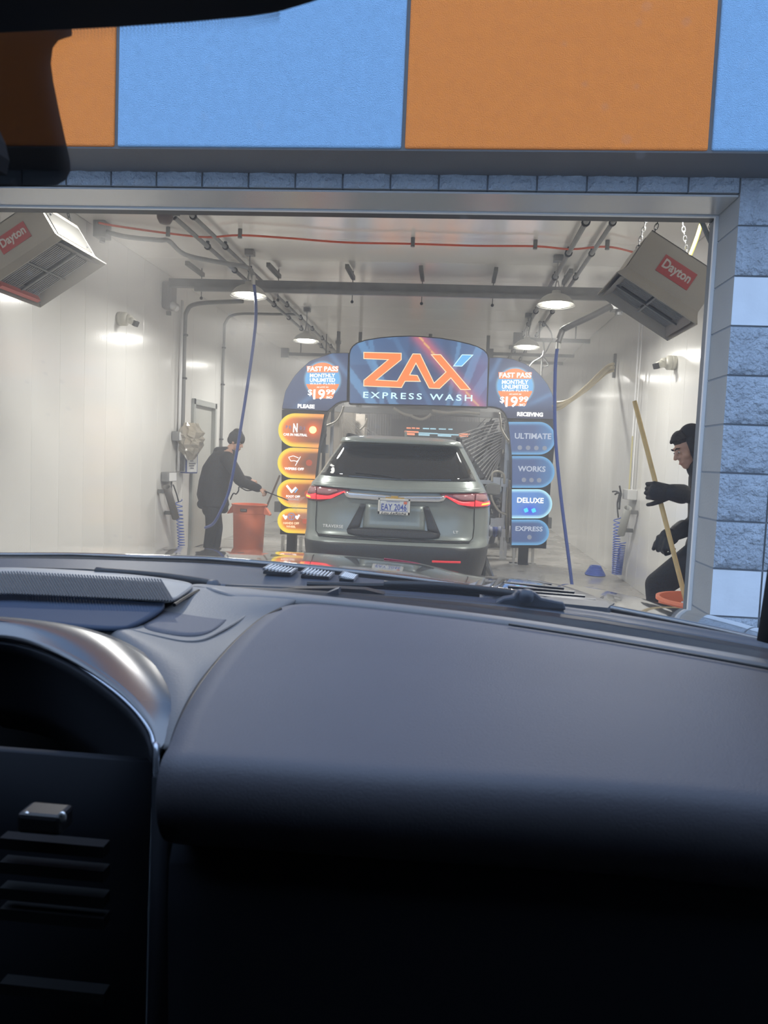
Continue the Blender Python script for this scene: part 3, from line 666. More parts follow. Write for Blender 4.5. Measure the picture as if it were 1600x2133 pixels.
T('lettering', 'EXPRESS WASH', (757, 816, 984, 829), E_ICE, arch, bold=.012, space=1.35, dv=7)
# wings
LW = [(726.6,734.8),(692,735),(677,740),(664,745),(645,752),(626,769),(613,783),(604,797),(594,815),(590,835),(587,851.6),(682.5,857),(690,850),(701,841),(711,836.6),(723,835)]
LW = LW[::-1]; LW = LW[::-1]
RW = [(1019,745),(1034,744),(1053.8,745.5),(1069,748),(1092.5,756.5),(1112,768),(1127.4,782.7),(1141,800),(1150.6,819.5),(1154.5,831),(1154.5,874),(1056.7,872),(1051,860),(1042,851.5),(1028.6,848),(1015,847)]
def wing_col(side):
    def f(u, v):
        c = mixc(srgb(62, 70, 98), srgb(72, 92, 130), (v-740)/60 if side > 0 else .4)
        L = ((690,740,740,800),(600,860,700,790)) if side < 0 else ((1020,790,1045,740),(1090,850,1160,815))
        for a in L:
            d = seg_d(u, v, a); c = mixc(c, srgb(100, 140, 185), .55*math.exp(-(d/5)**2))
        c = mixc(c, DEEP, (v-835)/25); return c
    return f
def shr(px, d):
    q = shrink(px, d); ar = lambda P: abs(sum(P[i-1][0]*P[i][1]-P[i][0]*P[i-1][1] for i in range(len(P))))
    return q if ar(q) < ar(px) else shrink(px, -d)
for side, W_ in ((-1, LW), (1, RW)):
    face_poly('wing_cabinet', W_, 0.012, M_SIGNB, arch, 0.2)
    printed('wing_face', shr(W_, 1.2), -0.004, wing_col(side), arch, 4)
# price badges
def badge(cu, cv, r):
    g = thing_part = None
    def circ(rr, a0, a1, n=24): return [(cu+rr*math.cos(a0+(a1-a0)*i/n), cv+rr*math.sin(a0+(a1-a0)*i/n)) for i in range(n+1)]
    glow = printed('badge_glow', circ(r+5, 0, 2*PI, 36)[:-1], -0.010, lambda u, v: mixc(srgb(120, 170, 205), srgb(70, 86, 118), (math.hypot(u-cu, v-cv)-r)/4.5), arch, 1.6)
    d = fill('badge_disc', circ(r, 0, 2*PI, 40)[:-1], -0.014, E_OR, arch)
    fill('banner', [(cu-r*.94, cv-r*.80), (cu+r*.94, cv-r*.80), (cu+r*.90, cv-r*.44), (cu-r*.90, cv-r*.44)], -0.017, E_OR, d)
    a = math.asin(.42); b2 = math.asin(.26)
    fill('blue_band', [(cu+r*math.cos(t), cv+r*math.sin(t)) for t in [-a+(a+b2)*i/8 for i in range(9)]]+[(cu-r*math.cos(t), cv+r*math.sin(t)) for t in [b2-(a+b2)*i/8 for i in range(9)]], -0.018, emat('badge blue', srgb(95, 170, 225), 1.3), d)
    fill('price_backing', [(cu-r*.8, cv+r*.45), (cu+r*.8, cv+r*.45), (cu+r*.6, cv+r*1.08), (cu-r*.55, cv+r*1.12)], -0.016, E_OR, d)
    k = r/35.0
    def TT(s, x0, y0, x1, y1, m=E_WHT, **kw): T('lettering', s, (cu+x0*k, cv+y0*k, cu+x1*k, cv+y1*k), m, d, y=-0.024, **kw)
    TT('FAST PASS', -31, -27, 32, -17, bold=.03); TT('MONTHLY', -26, -12.5, 26, -4.5, bold=.025); TT('UNLIMITED', -26, -3, 26, 5, bold=.025)
    TT('WASH PLANS', -26, 6.5, 26, 10.5, bold=.01, space=1.4); TT('AS LOW AS', -12, 14, 12, 17, bold=.01); TT('$', -30, 20, -21, 34, bold=.02)
    TT('19', -19, 20, 5, 41, bold=.025); TT('99', 7, 20, 26, 31, bold=.025); TT('/MO', 7, 34, 20, 39.5, bold=.02)
badge(672.5, 791, 35.5); badge(1073, 805, 37)
T('lettering', 'PLEASE', (620.5, 841.5, 656, 850), E_WHT, arch, bold=.05, dv=1.5); T('lettering', 'RECEIVING', (1077, 858, 1131, 867), E_WHT, arch, bold=.05, dv=1.5)
# pillars
LP = [(587,853),(682,858),(675,879),(676,896),(664,931),(657,997),(652,1060),(650,1116),(583,1113),(586,1000)]
RP = [(1057,873),(1155.5,875),(1156,925),(1148,1003),(1143,1075),(1138,1143),(1065.5,1141),(1066,1000),(1066,940),(1062,900)]
face_poly('left_pillar_cabinet', LP, 0.012, M_SIGNB, arch, 0.2); face_poly('right_pillar_cabinet', RP, 0.012, M_SIGNB, arch, 0.2)
def pill(side, v0, v1, xe, xi0, xi1, colfn, name):
    """Capsule panel; round at the outer end xe, flat at the inner end (xi0 top, xi1 bottom)."""
    r = (v1-v0)/2; cv = (v0+v1)/2; cu = xe+r if side < 0 else xe-r; n = 20
    arc = [(cu-side*-1*0 + side*r*math.cos(-PI/2+PI*i/n), cv+r*math.sin(-PI/2+PI*i/n)) for i in range(n+1)]
    sl = (xi0-cu)*.035 if side < 0 else 0
    px = [(xi0, v0+sl)] + arc + [(xi1, v1+sl)]
    def dist(u, v):
        w = (u-cu)*side
        if w < 0: return min((v-v0-(u-cu)*.035*(side < 0)), (v1-v+(u-cu)*.035*(side < 0)))
        return r-math.hypot(u-cu, v-cv)
    face_poly('pill_body', px, -0.02, M_SIGNB, arch, 0.035)
    o = printed(name, px, -0.026, lambda u, v: colfn(dist(u, v), u, v), arch, 2.2)
    return o
def orange_col(hot=None):
    def f(d, u, v):
        t = max(0, min(1, (u-600)/60)); edge = mixc(srgb(255, 222, 60), srgb(255, 165, 85), t)
        c = mixc(srgb(244, 128, 50), srgb(124, 80, 60), t*1.1 + (d-8)/60)
        if d < 4.5: c = edge
        elif d < 11: c = mixc(edge, c, (d-4.5)/6.5)
        if hot:
            q = math.hypot(u-hot[0], v-hot[1]); c = mixc(c, (1.0, .16, .01), math.exp(-(q/15)**2))
        return c
    return f
def blue_col(bright):
    def f(d, u, v):
        edge = srgb(185, 235, 250) if bright == 1 else srgb(105, 165, 210); c = srgb(92, 138, 205) if bright == 1 else srgb(72, 92, 135)
        c = mixc(c, srgb(80, 130, 180), max(0, (u-1110)/50))
        if bright == 1:
            q = math.hypot((u-1103)/1.6, v-1063); c = mixc(c, srgb(60, 70, 230), .9*math.exp(-(q/10)**2))
        return mixc(edge, c, (d-1.5)/6.0)
    return f
PO = [(861, 931, 580.5, 676, 664, (652.5, 895)), (932.5, 996, 579, 664, 657, None), (998, 1056.5, 578, 657, 653, None), (1058.5, 1110, 579, 652, 650, None)]
po = [pill(-1, a, b, xe, x0, x1, orange_col(h), 'lit_pill') for a, b, xe, x0, x1, h in PO]
PBl = [(879, 947, 1156.5, 1059, 1066, 0), (950, 1016, 1155, 1066.5, 1066.5, 0), (1019, 1079.5, 1150, 1066, 1066, 1), (1082, 1135, 1143.5, 1065.5, 1065.5, 0)]
pb = [pill(1, a, b, xe, x0, x1, blue_col(h), 'lit_pill') for a, b, xe, x0, x1, h in PBl]
def disc(name, u, v, r, m, parent, y=-0.034): return fill(name, [(u+r*math.cos(2*PI*i/20), v+r*math.sin(2*PI*i/20)) for i in range(20)], y, m, parent)
E_BULB = emat('glowing orange lamp', (1.0, .62, .22), 3.0); E_REDL = emat('weakly glowing red lamp', srgb(215, 95, 60), .9)  # red lamps are switched off, yet given a weak glow
E_BLU = emat('glowing blue lamp', srgb(70, 205, 250), 1.6)
disc('bulb', 652.6, 895.6, 7.6, E_BULB, po[0]); disc('bulb', 644.7, 964, 6.6, E_REDL, po[1]); disc('bulb', 641, 1027.5, 6.2, E_REDL, po[2]); disc('bulb', 636.5, 1085, 6, E_REDL, po[3])
T('lettering', 'P R', (596.5, 886, 608, 893), E_LAV, po[0], y=-.032, dv=1); T('lettering', 'N', (611.5, 882, 621, 901), E_WHT, po[0], y=-.032, bold=.04); T('lettering', 'D 3', (625, 888, 636.5, 895), E_LAV, po[0], y=-.032, dv=1)
T('lettering', 'CAR IN NEUTRAL', (591.5, 902, 641, 907.5), E_WHT, po[0], y=-.032, bold=.04, dv=2); T('lettering', 'WIPERS OFF', (593.5, 973, 634, 978.5), E_WHT, po[1], y=-.032, bold=.04, dv=1.5)
T('lettering', 'FOOT OFF', (597, 1031, 626, 1036), E_WHT, po[2], y=-.032, bold=.04, dv=1); T('lettering', 'PEDALS', (600, 1037.5, 623, 1041), E_GREY, po[2], y=-.032, bold=.02, dv=1)
T('lettering', 'HANDS OFF', (591, 1086.5, 624, 1091.5), E_CREAM, po[3], y=-.032, bold=.04, dv=1); T('lettering', 'WHEEL', (597, 1094, 617, 1098.5), E_CREAM, po[3], y=-.032, bold=.04, dv=.7)
def strokes(name, lines, w, m, parent):
    b = MB()
    for L in lines:
        for (a, c) in zip(L[:-1], L[1:]):
            a = Vector(a); c = Vector(c); n = Vector((-(c-a).y, (c-a).x)).normalized()*w/2
            b.add([A(*(a+n), -.032), A(*(c+n), -.032), A(*(c-n), -.032), A(*(a-n), -.032)], [(0,1,2,3)])
    return b.build(name, m, parent, fix=False)
strokes('wiper_icon', [[(602,952.5),(612,949.5),(623,954)], [(602,952.5),(607,960.5)], [(607,960.5),(613,959.5),(619,961)], [(627,951),(616,970)], [(621,959),(619,963)]], 1.5, E_WHT, po[1])
strokes('foot_icon', [[(598,1011),(607,1022)], [(606,1022),(610,1026)], [(608,1025),(618,1015)]], 4.2, E_WHT, po[2]); strokes('pedal_icon', [[(615,1026),(621,1018)]], 2.5, E_SKY, po[2])
strokes('steering_wheel_icon', [[(608+7*math.cos(a), 1075.5+7*math.sin(a)) for a in [2*PI*i/16 for i in range(17)]], [(603,1074),(613,1074)], [(608,1075),(608,1081)]], 1.9, emat('lit periwinkle', srgb(160, 170, 215), .9), po[3])
for s, u in ((1, 594.5), (-1, 621)): strokes('hand_icon', [[(u-s*3.5, 1072), (u+s*2, 1081)], [(u+s*3, 1074), (u+s*2.5, 1079)]], 4, E_WHT, po[3])
for s, (u0, u1, v, h), k, uu, vv, mm in (('ULTIMATE', (1072, 1148, 908, 12), 4, 1082.5, 932.5, E_GREY), ('WORKS', (1078.5, 1136, 976, 11.5), 3, 1091, 999.5, E_GREY), ('DELUXE', (1077, 1132, 1041.5, 11), 2, 1095.5, 1062.5, E_WHT), ('EXPRESS', (1073.5, 1130, 1100.5, 10), 1, 1102.5, 1118.5, E_GREY)):
    par = pb[['ULTIMATE', 'WORKS', 'DELUXE', 'EXPRESS'].index(s)]
    T('lettering', s, (u0, v-h/2, u1, v+h/2), mm, par, y=-.034, bold=.025, dv=1.2)
    for i in range(k):
        cu_, cv_ = uu+i*(17.2 if k == 4 else 15.8), vv+i*.4
        if s == 'DELUXE':
            for q in range(4): disc('bulb', cu_+2.4*math.cos(q*PI/2+.4), cv_+2.4*math.sin(q*PI/2+.4), 2.7, E_BLU, par)
        else: disc('bulb', cu_, cv_, 4.8, emat('weakly glowing lamp', srgb(165, 170, 188), .8), par)  # lamp is off; a weak glow is added to its colour
for u in (1092, 605):
    p = A(u, 1140, .1); MB().box((p.x, YA+.1, .18), (.14, .12, .40)).build('foot', M_BLACK, arch)
    for s in (-1, 1): MB().box((p.x+s*.14, YA+.1, .12), (.035, .1, .25)).box((p.x+s*.14, YA+.1, .01), (.12, .16, .02)).build('leg', M_STEEL, arch)
for u, v in ((577, 1056), (1143, 1090)):
    p = A(u, v, .1); MB().box(p, (.10, .12, .16)).build('cable_box', M_PIPE, arch)

# ------------------------------------------------------------------ wash machinery behind the arch
sp = MB(); t = thing('spray_arch', 'stainless spray arch with hoses standing just behind the lit arch', 'arch', (-.55, 12.0, 0))
def P12(u, v, y=12.0): return PY(u, v, y)
for us in ((1052, 1058), (1060, 1064)):
    MB().box((P12(us[0], 1000).x, 12.0, 1.25), (.05, .05, 2.5)).build('post', M_STEEL, t)
lx = P12(690, 950).x
for d in (0, .12): MB().box((lx-d, 12.0, 1.25), (.05, .05, 2.5)).build('post', M_STEEL, t)
MB().box(((lx+P12(1055,1000).x)/2, 12.0, 2.52), (P12(1055,1000).x-lx+.2, .06, .08)).build('top_bar', M_STEEL, t)
for (u, v) in ((1060, 935), (1062, 950), (1050, 1005), (1035, 1003), (1040, 1087), (1030, 1088), (1052, 1110), (668, 905), (676, 935)):
    MB().box(P12(u, v, 11.9), (.12, .1, .13)).build('valve_block', M_STEEL, t)
for L in ([(1040,860),(1043,880),(1045,895),(1060,920)], [(1062,1000),(1058,1030),(1056,1060),(1055,1120)], [(1025,1003),(1027,985),(1040,982),(1050,990),(1050,1008)], [(1022,1010),(1025,1040),(1040,1065),(1056,1072)], [(716,846),(712,860),(700,878),(676,888)], [(765,872),(760,885),(750,895)], [(1064,1015),(1061,1050),(1060,1090),(1057,1130)]):
    MB().tube(cr([P12(u, v, 11.85) for u, v in L], 5), .017, 7).build('hose', mat('pale hose', (.45,.42,.36), .4), t, smooth=True)
MB().tube(cr([P12(670+9*math.cos(a), 906+9*math.sin(a), 11.9) for a in [2*PI*i/12 for i in range(13)]], 2), .015, 6).build('hose_loop', M_DARK, t, smooth=True)
MB().box(P12(1012, 1004, 11.95)+Vector((.12,0,0)), (.75, .05, .06)).build('arm', M_STEEL, t)
# water jets
M_WATER = mat('water jet', (.85, .85, .85), .2, alpha=.30)
jets = []
for k in range(18):
    f = k/17; a = (1054-2*k*.5, 878+k*5.5); b_ = (955+f*75, 905+ f*115 if k else 905); jets.append((a, b_))
jb_ = MB()
for i, (a, c) in enumerate(jets):
    p, q = P12(*a, 12.1), P12(*c, 12.6); jb_.tube([p, p.lerp(q, .5)+Vector((0,0,.02)), q], [.003, .006, .012], 5)
for k in range(11):
    p = P12(712, 858+k*1.5, 12.1); q = P12(735+k*-2.2+80*(1-k/10), 925-4*k*.3+3*k, 12.5); jb_.tube([p, q], [.002, .006], 5)
o = jb_.build('water_spray', M_WATER); tag(o, 'fine white water jets fanning inward from the spray arch posts', 'water', kind='stuff')
# dark wrap brushes
def brush(x, y, z0, z1, r, label, col):
    t = thing('wash_brush', label, 'brush', (x, y, 0)); MB().cyl((x, y, 0.0), (x, y, z1+.25), .06, n=10).build('shaft', M_STEEL, t)
    rb = random.Random(int(y*10)); b = MB()
    for k in range(170):
        a = rb.random()*2*PI; z = z0+(z1-z0)*rb.random(); R = r*(.75+.3*rb.random()); w = .05
        u = Vector((math.cos(a), math.sin(a), 0)); s = Vector((-u.y, u.x, 0))*w
        p0 = Vector((x, y, z+.1)); p1 = p0+u*R*.6+Vector((0,0,-.05)); p2 = p0+u*R+Vector((0,0,-.35))
        b.add([p0-s, p0+s, p1+s, p1-s, p2+s, p2-s], [(0,1,2,3), (3,2,4,5)])
    o = b.build('bristle_strips', mat('dark foam', col, .8), t, fix=False); o['kind'] = 'stuff'
    bx = MB().box((x, y, z1+.35), (.35, .35, .3)).build('motor', M_PIPE, t)
brush(.95, 13.9, .3, 2.3, .62, 'dark wraparound brush on the right behind the spray arch', (.02,.02,.025))
brush(-2.25, 17.0, .3, 2.2, .5, 'dark wraparound brush on the left deeper in the tunnel', (.03,.03,.035))
brush(.75, 17.5, .3, 2.2, .6, 'second dark brush on the right further back', (.02,.022,.028))
# low roller by the right of the car ahead
t = thing('wheel_roller', 'low roller brush with blue and white strips by the right side of the car ahead', 'roller', P12(1032, 1105, 12.3))
rp = PY(1028, 1106, 12.3)
for k in range(7):
    MB().ell(rp+Vector((-.2+.075*k, 0, 0)), (.045,.10,.10), nu=10, nv=6).build('strip', mat('roller blue' if k % 2 else 'roller white', (.10,.14,.40) if k % 2 else (.5,.52,.6), .7), t, smooth=True)
MB().cyl(rp-Vector((.35,0,0)), rp+Vector((.35,0,0)), .02, n=8).build('shaft', M_STEEL, t); MB().box(rp+Vector((.35,.05,-.25)), (.06,.08,rp.z*1.0)).build('stand', M_STEEL, t)
# curtain / mitter and far lit arch
t = thing('cloth_curtain', 'dark hanging cloth curtain across the tunnel beyond the car ahead', 'curtain', (-.6, 20, 0))
MB().box((-.7, 20.3, 3.0), (5.2, .12, .12)).cyl((-2.6,20.3,3),(-2.6,20.3,3.79),.02,n=8).cyl((1.2,20.3,3),(1.2,20.3,3.79),.02,n=8).build('rail', M_GALV, t)
rb = random.Random(8); b = MB()
for k in range(60):
    x = -2.6+3.9*k/59; z = .9+.4*rb.random(); b.add([(x-.035, 20.3, 2.9), (x+.035, 20.3, 2.9), (x+.04, 20.35+.1*rb.random(), z), (x-.04, 20.3, z)], [(0,1,2,3)])
b.build('cloth_strips', mat('curtain cloth', (.05,.045,.045), .8), t, fix=False)['kind'] = 'stuff'
t = thing('light_bar_arch', 'distant second arch with orange and blue light bars beyond the car ahead', 'arch', (-.7, 19.0, 0))
def P19(u, v): return PY(u, v, 19.0)
E_FO = emat('far orange light', (1.0, .30, .14), 1.6); E_FB = emat('far blue light', (.45, .75, .9), 1.3)
for (u0, u1, v, h, m_) in ((847, 856, 891.5, 2.5, E_FO), (858, 865, 891.6, 2.5, E_FO), (867, 874, 892, 2.5, E_FO), (881, 894, 892.5, 2.3, E_FB), (896, 908, 893, 2.3, E_FB), (914, 929, 893.5, 2, E_FB), (934, 943, 894, 2, E_FB),
                       (843, 872, 899, 3, E_FO), (872, 912, 902, 2.2, E_FB), (912, 956, 904.5, 2.2, E_FB), (872, 895, 905.5, 3, E_FB), (912, 940, 907.5, 2.6, E_FB), (957, 986, 904, 2.5, E_FO), (957, 975, 908, 2.5, E_FO), (846, 864, 904, 4, E_FO)):
    a, c = P19(u0, v), P19(u1, v+(u1-u0)*.03); MB().box((a+c)/2, ((c-a).length, .06, h*19/1590)).build('light_bar', m_, t)
MB().box((P19(915, 897)+Vector((0,.15,0))), (2.4, .2, .50)).build('header', M_DARK, t)
for u in (832, 1000): MB().box((P19(u, 900).x, 19.1, 1.2), (.15, .2, 2.4)).build('post', M_SIGNB, t)
t = thing('grey_gantry', 'pale gantry beam high in the tunnel seen under the big sign', 'beam', (-.7, 14.2, 2.9))
a, c = PY(742, 852, 14.2), PY(1015, 866, 14.2); MB().box((a+c)/2, ((c-a).length+1.2, .12, .10)).build('beam', M_GALV, t)
for u in (700, 745, 890, 1010): q = PY(u, 850, 14.2); MB().box((q.x, 14.2, (q.z+3.8)/2), (.06, .06, 3.8-q.z)).build('hanger', M_PIPE, t)
t = thing('hose_loop_set', 'pale hoses looping below the gantry beam under the big sign', 'hoses', PY(875, 860, 14.0))
for L in ([(857,867),(870,872),(880,873),(892,868),(898,862)], [(820,850),(840,862),(860,866)], [(900,855),(930,860),(960,858),(1000,862)]):
    MB().tube(cr([PY(u, v, 14.0) for u, v in L], 5), .025, 7).build('hose', mat('loop hose', (.35,.33,.30), .4), t, smooth=True)
t = thing('side_cabinet', 'tall pale equipment cabinets along the left wall inside the arch', 'cabinet', (-3.2, 15, 0))
for k in range(3):
    p = PY(682+20*k, 960, 15.0+.1*k); MB().box((p.x, 15.0+.6*k, 1.2), (.5, .5, 2.4)).build('cabinet_unit', mat('cabinet beige', (.42,.38,.33), .5), t)
# floor grating with wet edge and conveyor guide
t = thing('conveyor_guide', 'low steel conveyor guide rail on the wet floor by the car ahead', 'rail', (.55, 9, 0))
for x in (-1.55, .55): MB().cyl((x, 8.3, .10), (x, 20, .10), .04, n=8).build('rail', M_STEEL, t)
for k in range(8):
    for x in (-1.55, .55): MB().box((x, 8.5+1.5*k, .05), (.06, .06, .1)).build('post', M_STEEL, t)

# ------------------------------------------------------------------ the car ahead
CX, CY = PY(821, 1050, 7.5).x - 0.0, 7.45
def interp(tab, z):
    if z <= tab[0][0]: return tab[0][1]
    for (a, va), (b, vb) in zip(tab[:-1], tab[1:]):
        if z <= b: return va+(vb-va)*(z-a)/(b-a)
    return tab[-1][1]
YR = [(.22,.25),(.30,.12),(.45,.03),(.62,0),(.67,.03),(.72,.10),(.80,.12),(.95,.14),(1.05,.12),(1.13,.10),(1.20,.11),(1.26,.17),(1.30,.24),(1.45,.36),(1.60,.50),(1.64,.53),(1.655,.42),(1.70,.46),(1.73,.75),(1.755,1.3)]
HW = [(.22,.86),(.30,.93),(.5,.975),(.7,.99),(.95,.99),(1.08,.975),(1.16,.945),(1.26,.895),(1.32,.855),(1.48,.77),(1.64,.675),(1.70,.635),(1.73,.56),(1.755,.40)]
YFR = [(.22,4.9),(.45,5.12),(.75,5.15),(.92,5.0),(1.02,4.6),(1.08,3.9),(1.25,3.55),(1.5,3.05),(1.66,2.7),(1.73,2.3),(1.755,1.9)]
def rearY(x, z):
    w = interp(HW, z); L = (interp(YFR, z)-interp(YR, z))/2; q = min(.9995, abs(x/w)); return interp(YR, z)+L*(1-(1-q**8)**(1/8))
M_CAR = mat('wet metallic grey-green paint', (0.25, 0.28, 0.265), 0.34, 0.35, bump=0.03, bscale=120, coat=.35)  # paint base lightened to stand in for mist around the car
M_GLASSD = mat('dark tinted glass', (0.015, 0.015, 0.015), 0.04, spec=.7)
M_PLAS = mat('dark bumper plastic', (0.035, 0.036, 0.037), 0.4, bump=.15, bscale=40)
M_CHROME = mat('brushed chrome trim', (0.75, 0.76, 0.78), 0.16, 0.95)
M_GOLD = mat('gold emblem', (0.75, 0.48, 0.12), 0.3, 0.7)
M_TLR = mat('lit red tail lamp', (0.5, 0.02, 0.02), 0.2, emit=(1.0, 0.03, 0.04), estr=2.2)
M_TLO = mat('lit amber core', (0.8, 0.3, 0.05), 0.2, emit=(1.0, 0.25, 0.02), estr=3.5)
M_TLC = mat('clear pink tail lens', (0.42, 0.20, 0.21), 0.12, spec=.8); M_TLD = mat('dark red tail lens', (0.16, 0.01, 0.015), 0.12, spec=.8)
suv = thing('car', 'grey-green sport utility seen from behind under the lit arch, tail lamps on, wet', 'car', (CX, CY, 0))
def V(x, z, o=0.0): return Vector((CX+x, CY+rearY(x, z)-o, z))
zs = [.22,.25,.30,.38,.45,.55,.62,.65,.67,.70,.72,.76,.80,.88,.95,1.0,1.05,1.09,1.13,1.16,1.20,1.23,1.26,1.28,1.30,1.36,1.42,1.48,1.54,1.60,1.625,1.64,1.648,1.655,1.67,1.70,1.715,1.73,1.745,1.755]
N = 96; b = MB(); rs = []
for z in zs:
    w = interp(HW, z); y0 = interp(YR, z); y1 = interp(YFR, z); L = (y1-y0)/2; r = []
    for i in range(N):
        a = 2*PI*(i+.5)/N; c, s = math.cos(a), math.sin(a); n = 8
        r.append(Vector((CX+w*math.copysign(abs(c)**(2/n), c), CY+(y0+y1)/2+L*math.copysign(abs(s)**(2/n), s), z)))
    rs.append(r)
b.rings(rs)
body = b.build('body', [M_CAR, M_GLASSD, M_PLAS], suv, smooth=True)
for p in body.data.polygons:
    c = p.center+org(body)-Vector((CX, CY, 0))
    if 1.31 < c.z < 1.60 and abs(c.x) > interp(HW, c.z)*.93 and 0.95 < c.y < 3.3 and not (1.75 < c.y < 1.9): p.material_index = 1
    if 1.28 < c.z < 1.63 and c.y > 2.6 and abs(c.x) < interp(HW, c.z)*.9: p.material_index = 1
    if c.z < .64: p.material_index = 2
def patch(name, lo, hi, m, parent, o=.008, n=14, k=6, smooth=True, th=0.0):
    """Surface patch between a lower and an upper polyline of (x,z) pairs, following the rear of the body."""
    def samp(P, t):
        L = [0]; 
        for a, c in zip(P[:-1], P[1:]): L.append(L[-1]+math.hypot(c[0]-a[0], c[1]-a[1]))
        d = t*L[-1]
        for i in range(len(P)-1):
            if d <= L[i+1]+1e-9: f = (d-L[i])/max(1e-9, L[i+1]-L[i]); return (P[i][0]+(P[i+1][0]-P[i][0])*f, P[i][1]+(P[i+1][1]-P[i][1])*f)
        return P[-1]
    rows = []
    for j in range(k+1):
        g = j/k; row = []
        for i in range(n+1):
            a = samp(lo, i/n); c = samp(hi, i/n); x = a[0]*(1-g)+c[0]*g; z = a[1]*(1-g)+c[1]*g; row.append(V(x, z, o))
        rows.append(row)
    ob = MB().grid(rows).build(name, m, parent, smooth=smooth, fix=False)
    q = ob.modifiers.new('s', 'SOLIDIFY'); q.thickness = .006; q.offset = 0
    return ob
patch('rear_window', [(-.80,1.305),(0,1.285),(.80,1.305)], [(-.615,1.635),(0,1.642),(.615,1.635)], M_GLASSD, suv, .010, 24, 8)
patch('spoiler', [(-.64,1.645),(0,1.65),(.64,1.645)], [(-.60,1.70),(0,1.712),(.60,1.70)], M_CAR, suv, .05, 20, 4)
# dark seats seen through the rear window, headrests
patch('window_sticker', [(-.695,1.325),(-.655,1.32)], [(-.70,1.38),(-.665,1.385)], M_WHITE, suv, .016, 3, 3)
b = MB(); sg = bpy.data.objects[[o.name for o in suv.children if o.name.startswith('window_sticker')][0]]; bpy.data.objects.remove(sg)
def flat(name, pts, m, parent, o=.018): return MB().add([V(x, z, o) for x, z in pts], [tuple(t) for t in tessellate_polygon([[Vector((x, z, 0)) for x, z in pts]])]).build(name, m, parent, fix=False)
flat('window_sticker', [(-.71,1.405),(-.69,1.42),(-.675,1.412),(-.65,1.40),(-.668,1.392),(-.69,1.396)], M_WHITE, suv)
flat('window_sticker', [(-.675,1.385),(-.655,1.388),(-.645,1.37),(-.640,1.345),(-.65,1.325),(-.68,1.325),(-.685,1.335),(-.675,1.35),(-.685,1.365)], M_WHITE, suv)
for s in (-1, 1):
    lamp_ = patch('tail_lamp', [(s*.965,1.045),(s*.74,1.04),(s*.60,1.09),(s*.46,1.16)], [(s*.93,1.19),(s*.75,1.19),(s*.60,1.18),(s*.44,1.17)], M_TLD, suv, .022, 18, 6)
    patch('clear_lens', [(s*.955,1.12),(s*.80,1.12)], [(s*.935,1.18),(s*.80,1.183)], M_TLC, lamp_, .034, 6, 3); patch('clear_lens', [(s*.785,1.123),(s*.66,1.12),(s*.57,1.155)], [(s*.785,1.182),(s*.66,1.175),(s*.58,1.17)], M_TLC, lamp_, .034, 8, 3)
    patch('lit_strip', [(s*.965,1.067),(s*.80,1.063)], [(s*.955,1.105),(s*.87,1.103),(s*.80,1.12)], M_TLR, lamp_, .038, 8, 2)
    patch('lit_strip', [(s*.785,1.063),(s*.64,1.075),(s*.50,1.15)], [(s*.785,1.107),(s*.66,1.1),(s*.50,1.16)], M_TLR, lamp_, .038, 8, 2)
    patch('amber_core', [(s*.955,1.079),(s*.86,1.073)], [(s*.945,1.095),(s*.87,1.091)], M_TLO, lamp_, .046, 4, 1)
    patch('reflector', [(s*.68,.505),(s*.40,.50)], [(s*.68,.525),(s*.40,.52)], mat('red reflector', (.65,.03,.04), .3, emit=(1,.05,.06), estr=.35), suv, .02, 6, 1)  # reflector has no bulb; a weak red glow is added
patch('chrome_bar', [(-.47,1.085),(0,1.07),(.47,1.085)], [(-.52,1.16),(0,1.13),(.52,1.16)], M_CHROME, suv, .028, 20, 3)
patch('upper_ledge', [(-.90,1.205),(0,1.165),(.90,1.205)], [(-.87,1.24),(0,1.215),(.87,1.24)], M_CAR, suv, .035, 24, 4)
bt = [(-.085,1.092),(-.035,1.092),(-.035,1.107),(.035,1.107),(.035,1.092),(.10,1.092),(.085,1.062),(.035,1.062),(.035,1.047),(-.035,1.047),(-.035,1.062),(-.10,1.062)]
flat('emblem', [(x, z) for x, z in [(x, z+.025) for x, z in bt]], M_GOLD, suv, .040); flat('emblem_rim', [(x*1.14, 1.0945+(z-1.0695)*1.25) for x, z in bt], M_CHROME, suv, .037)
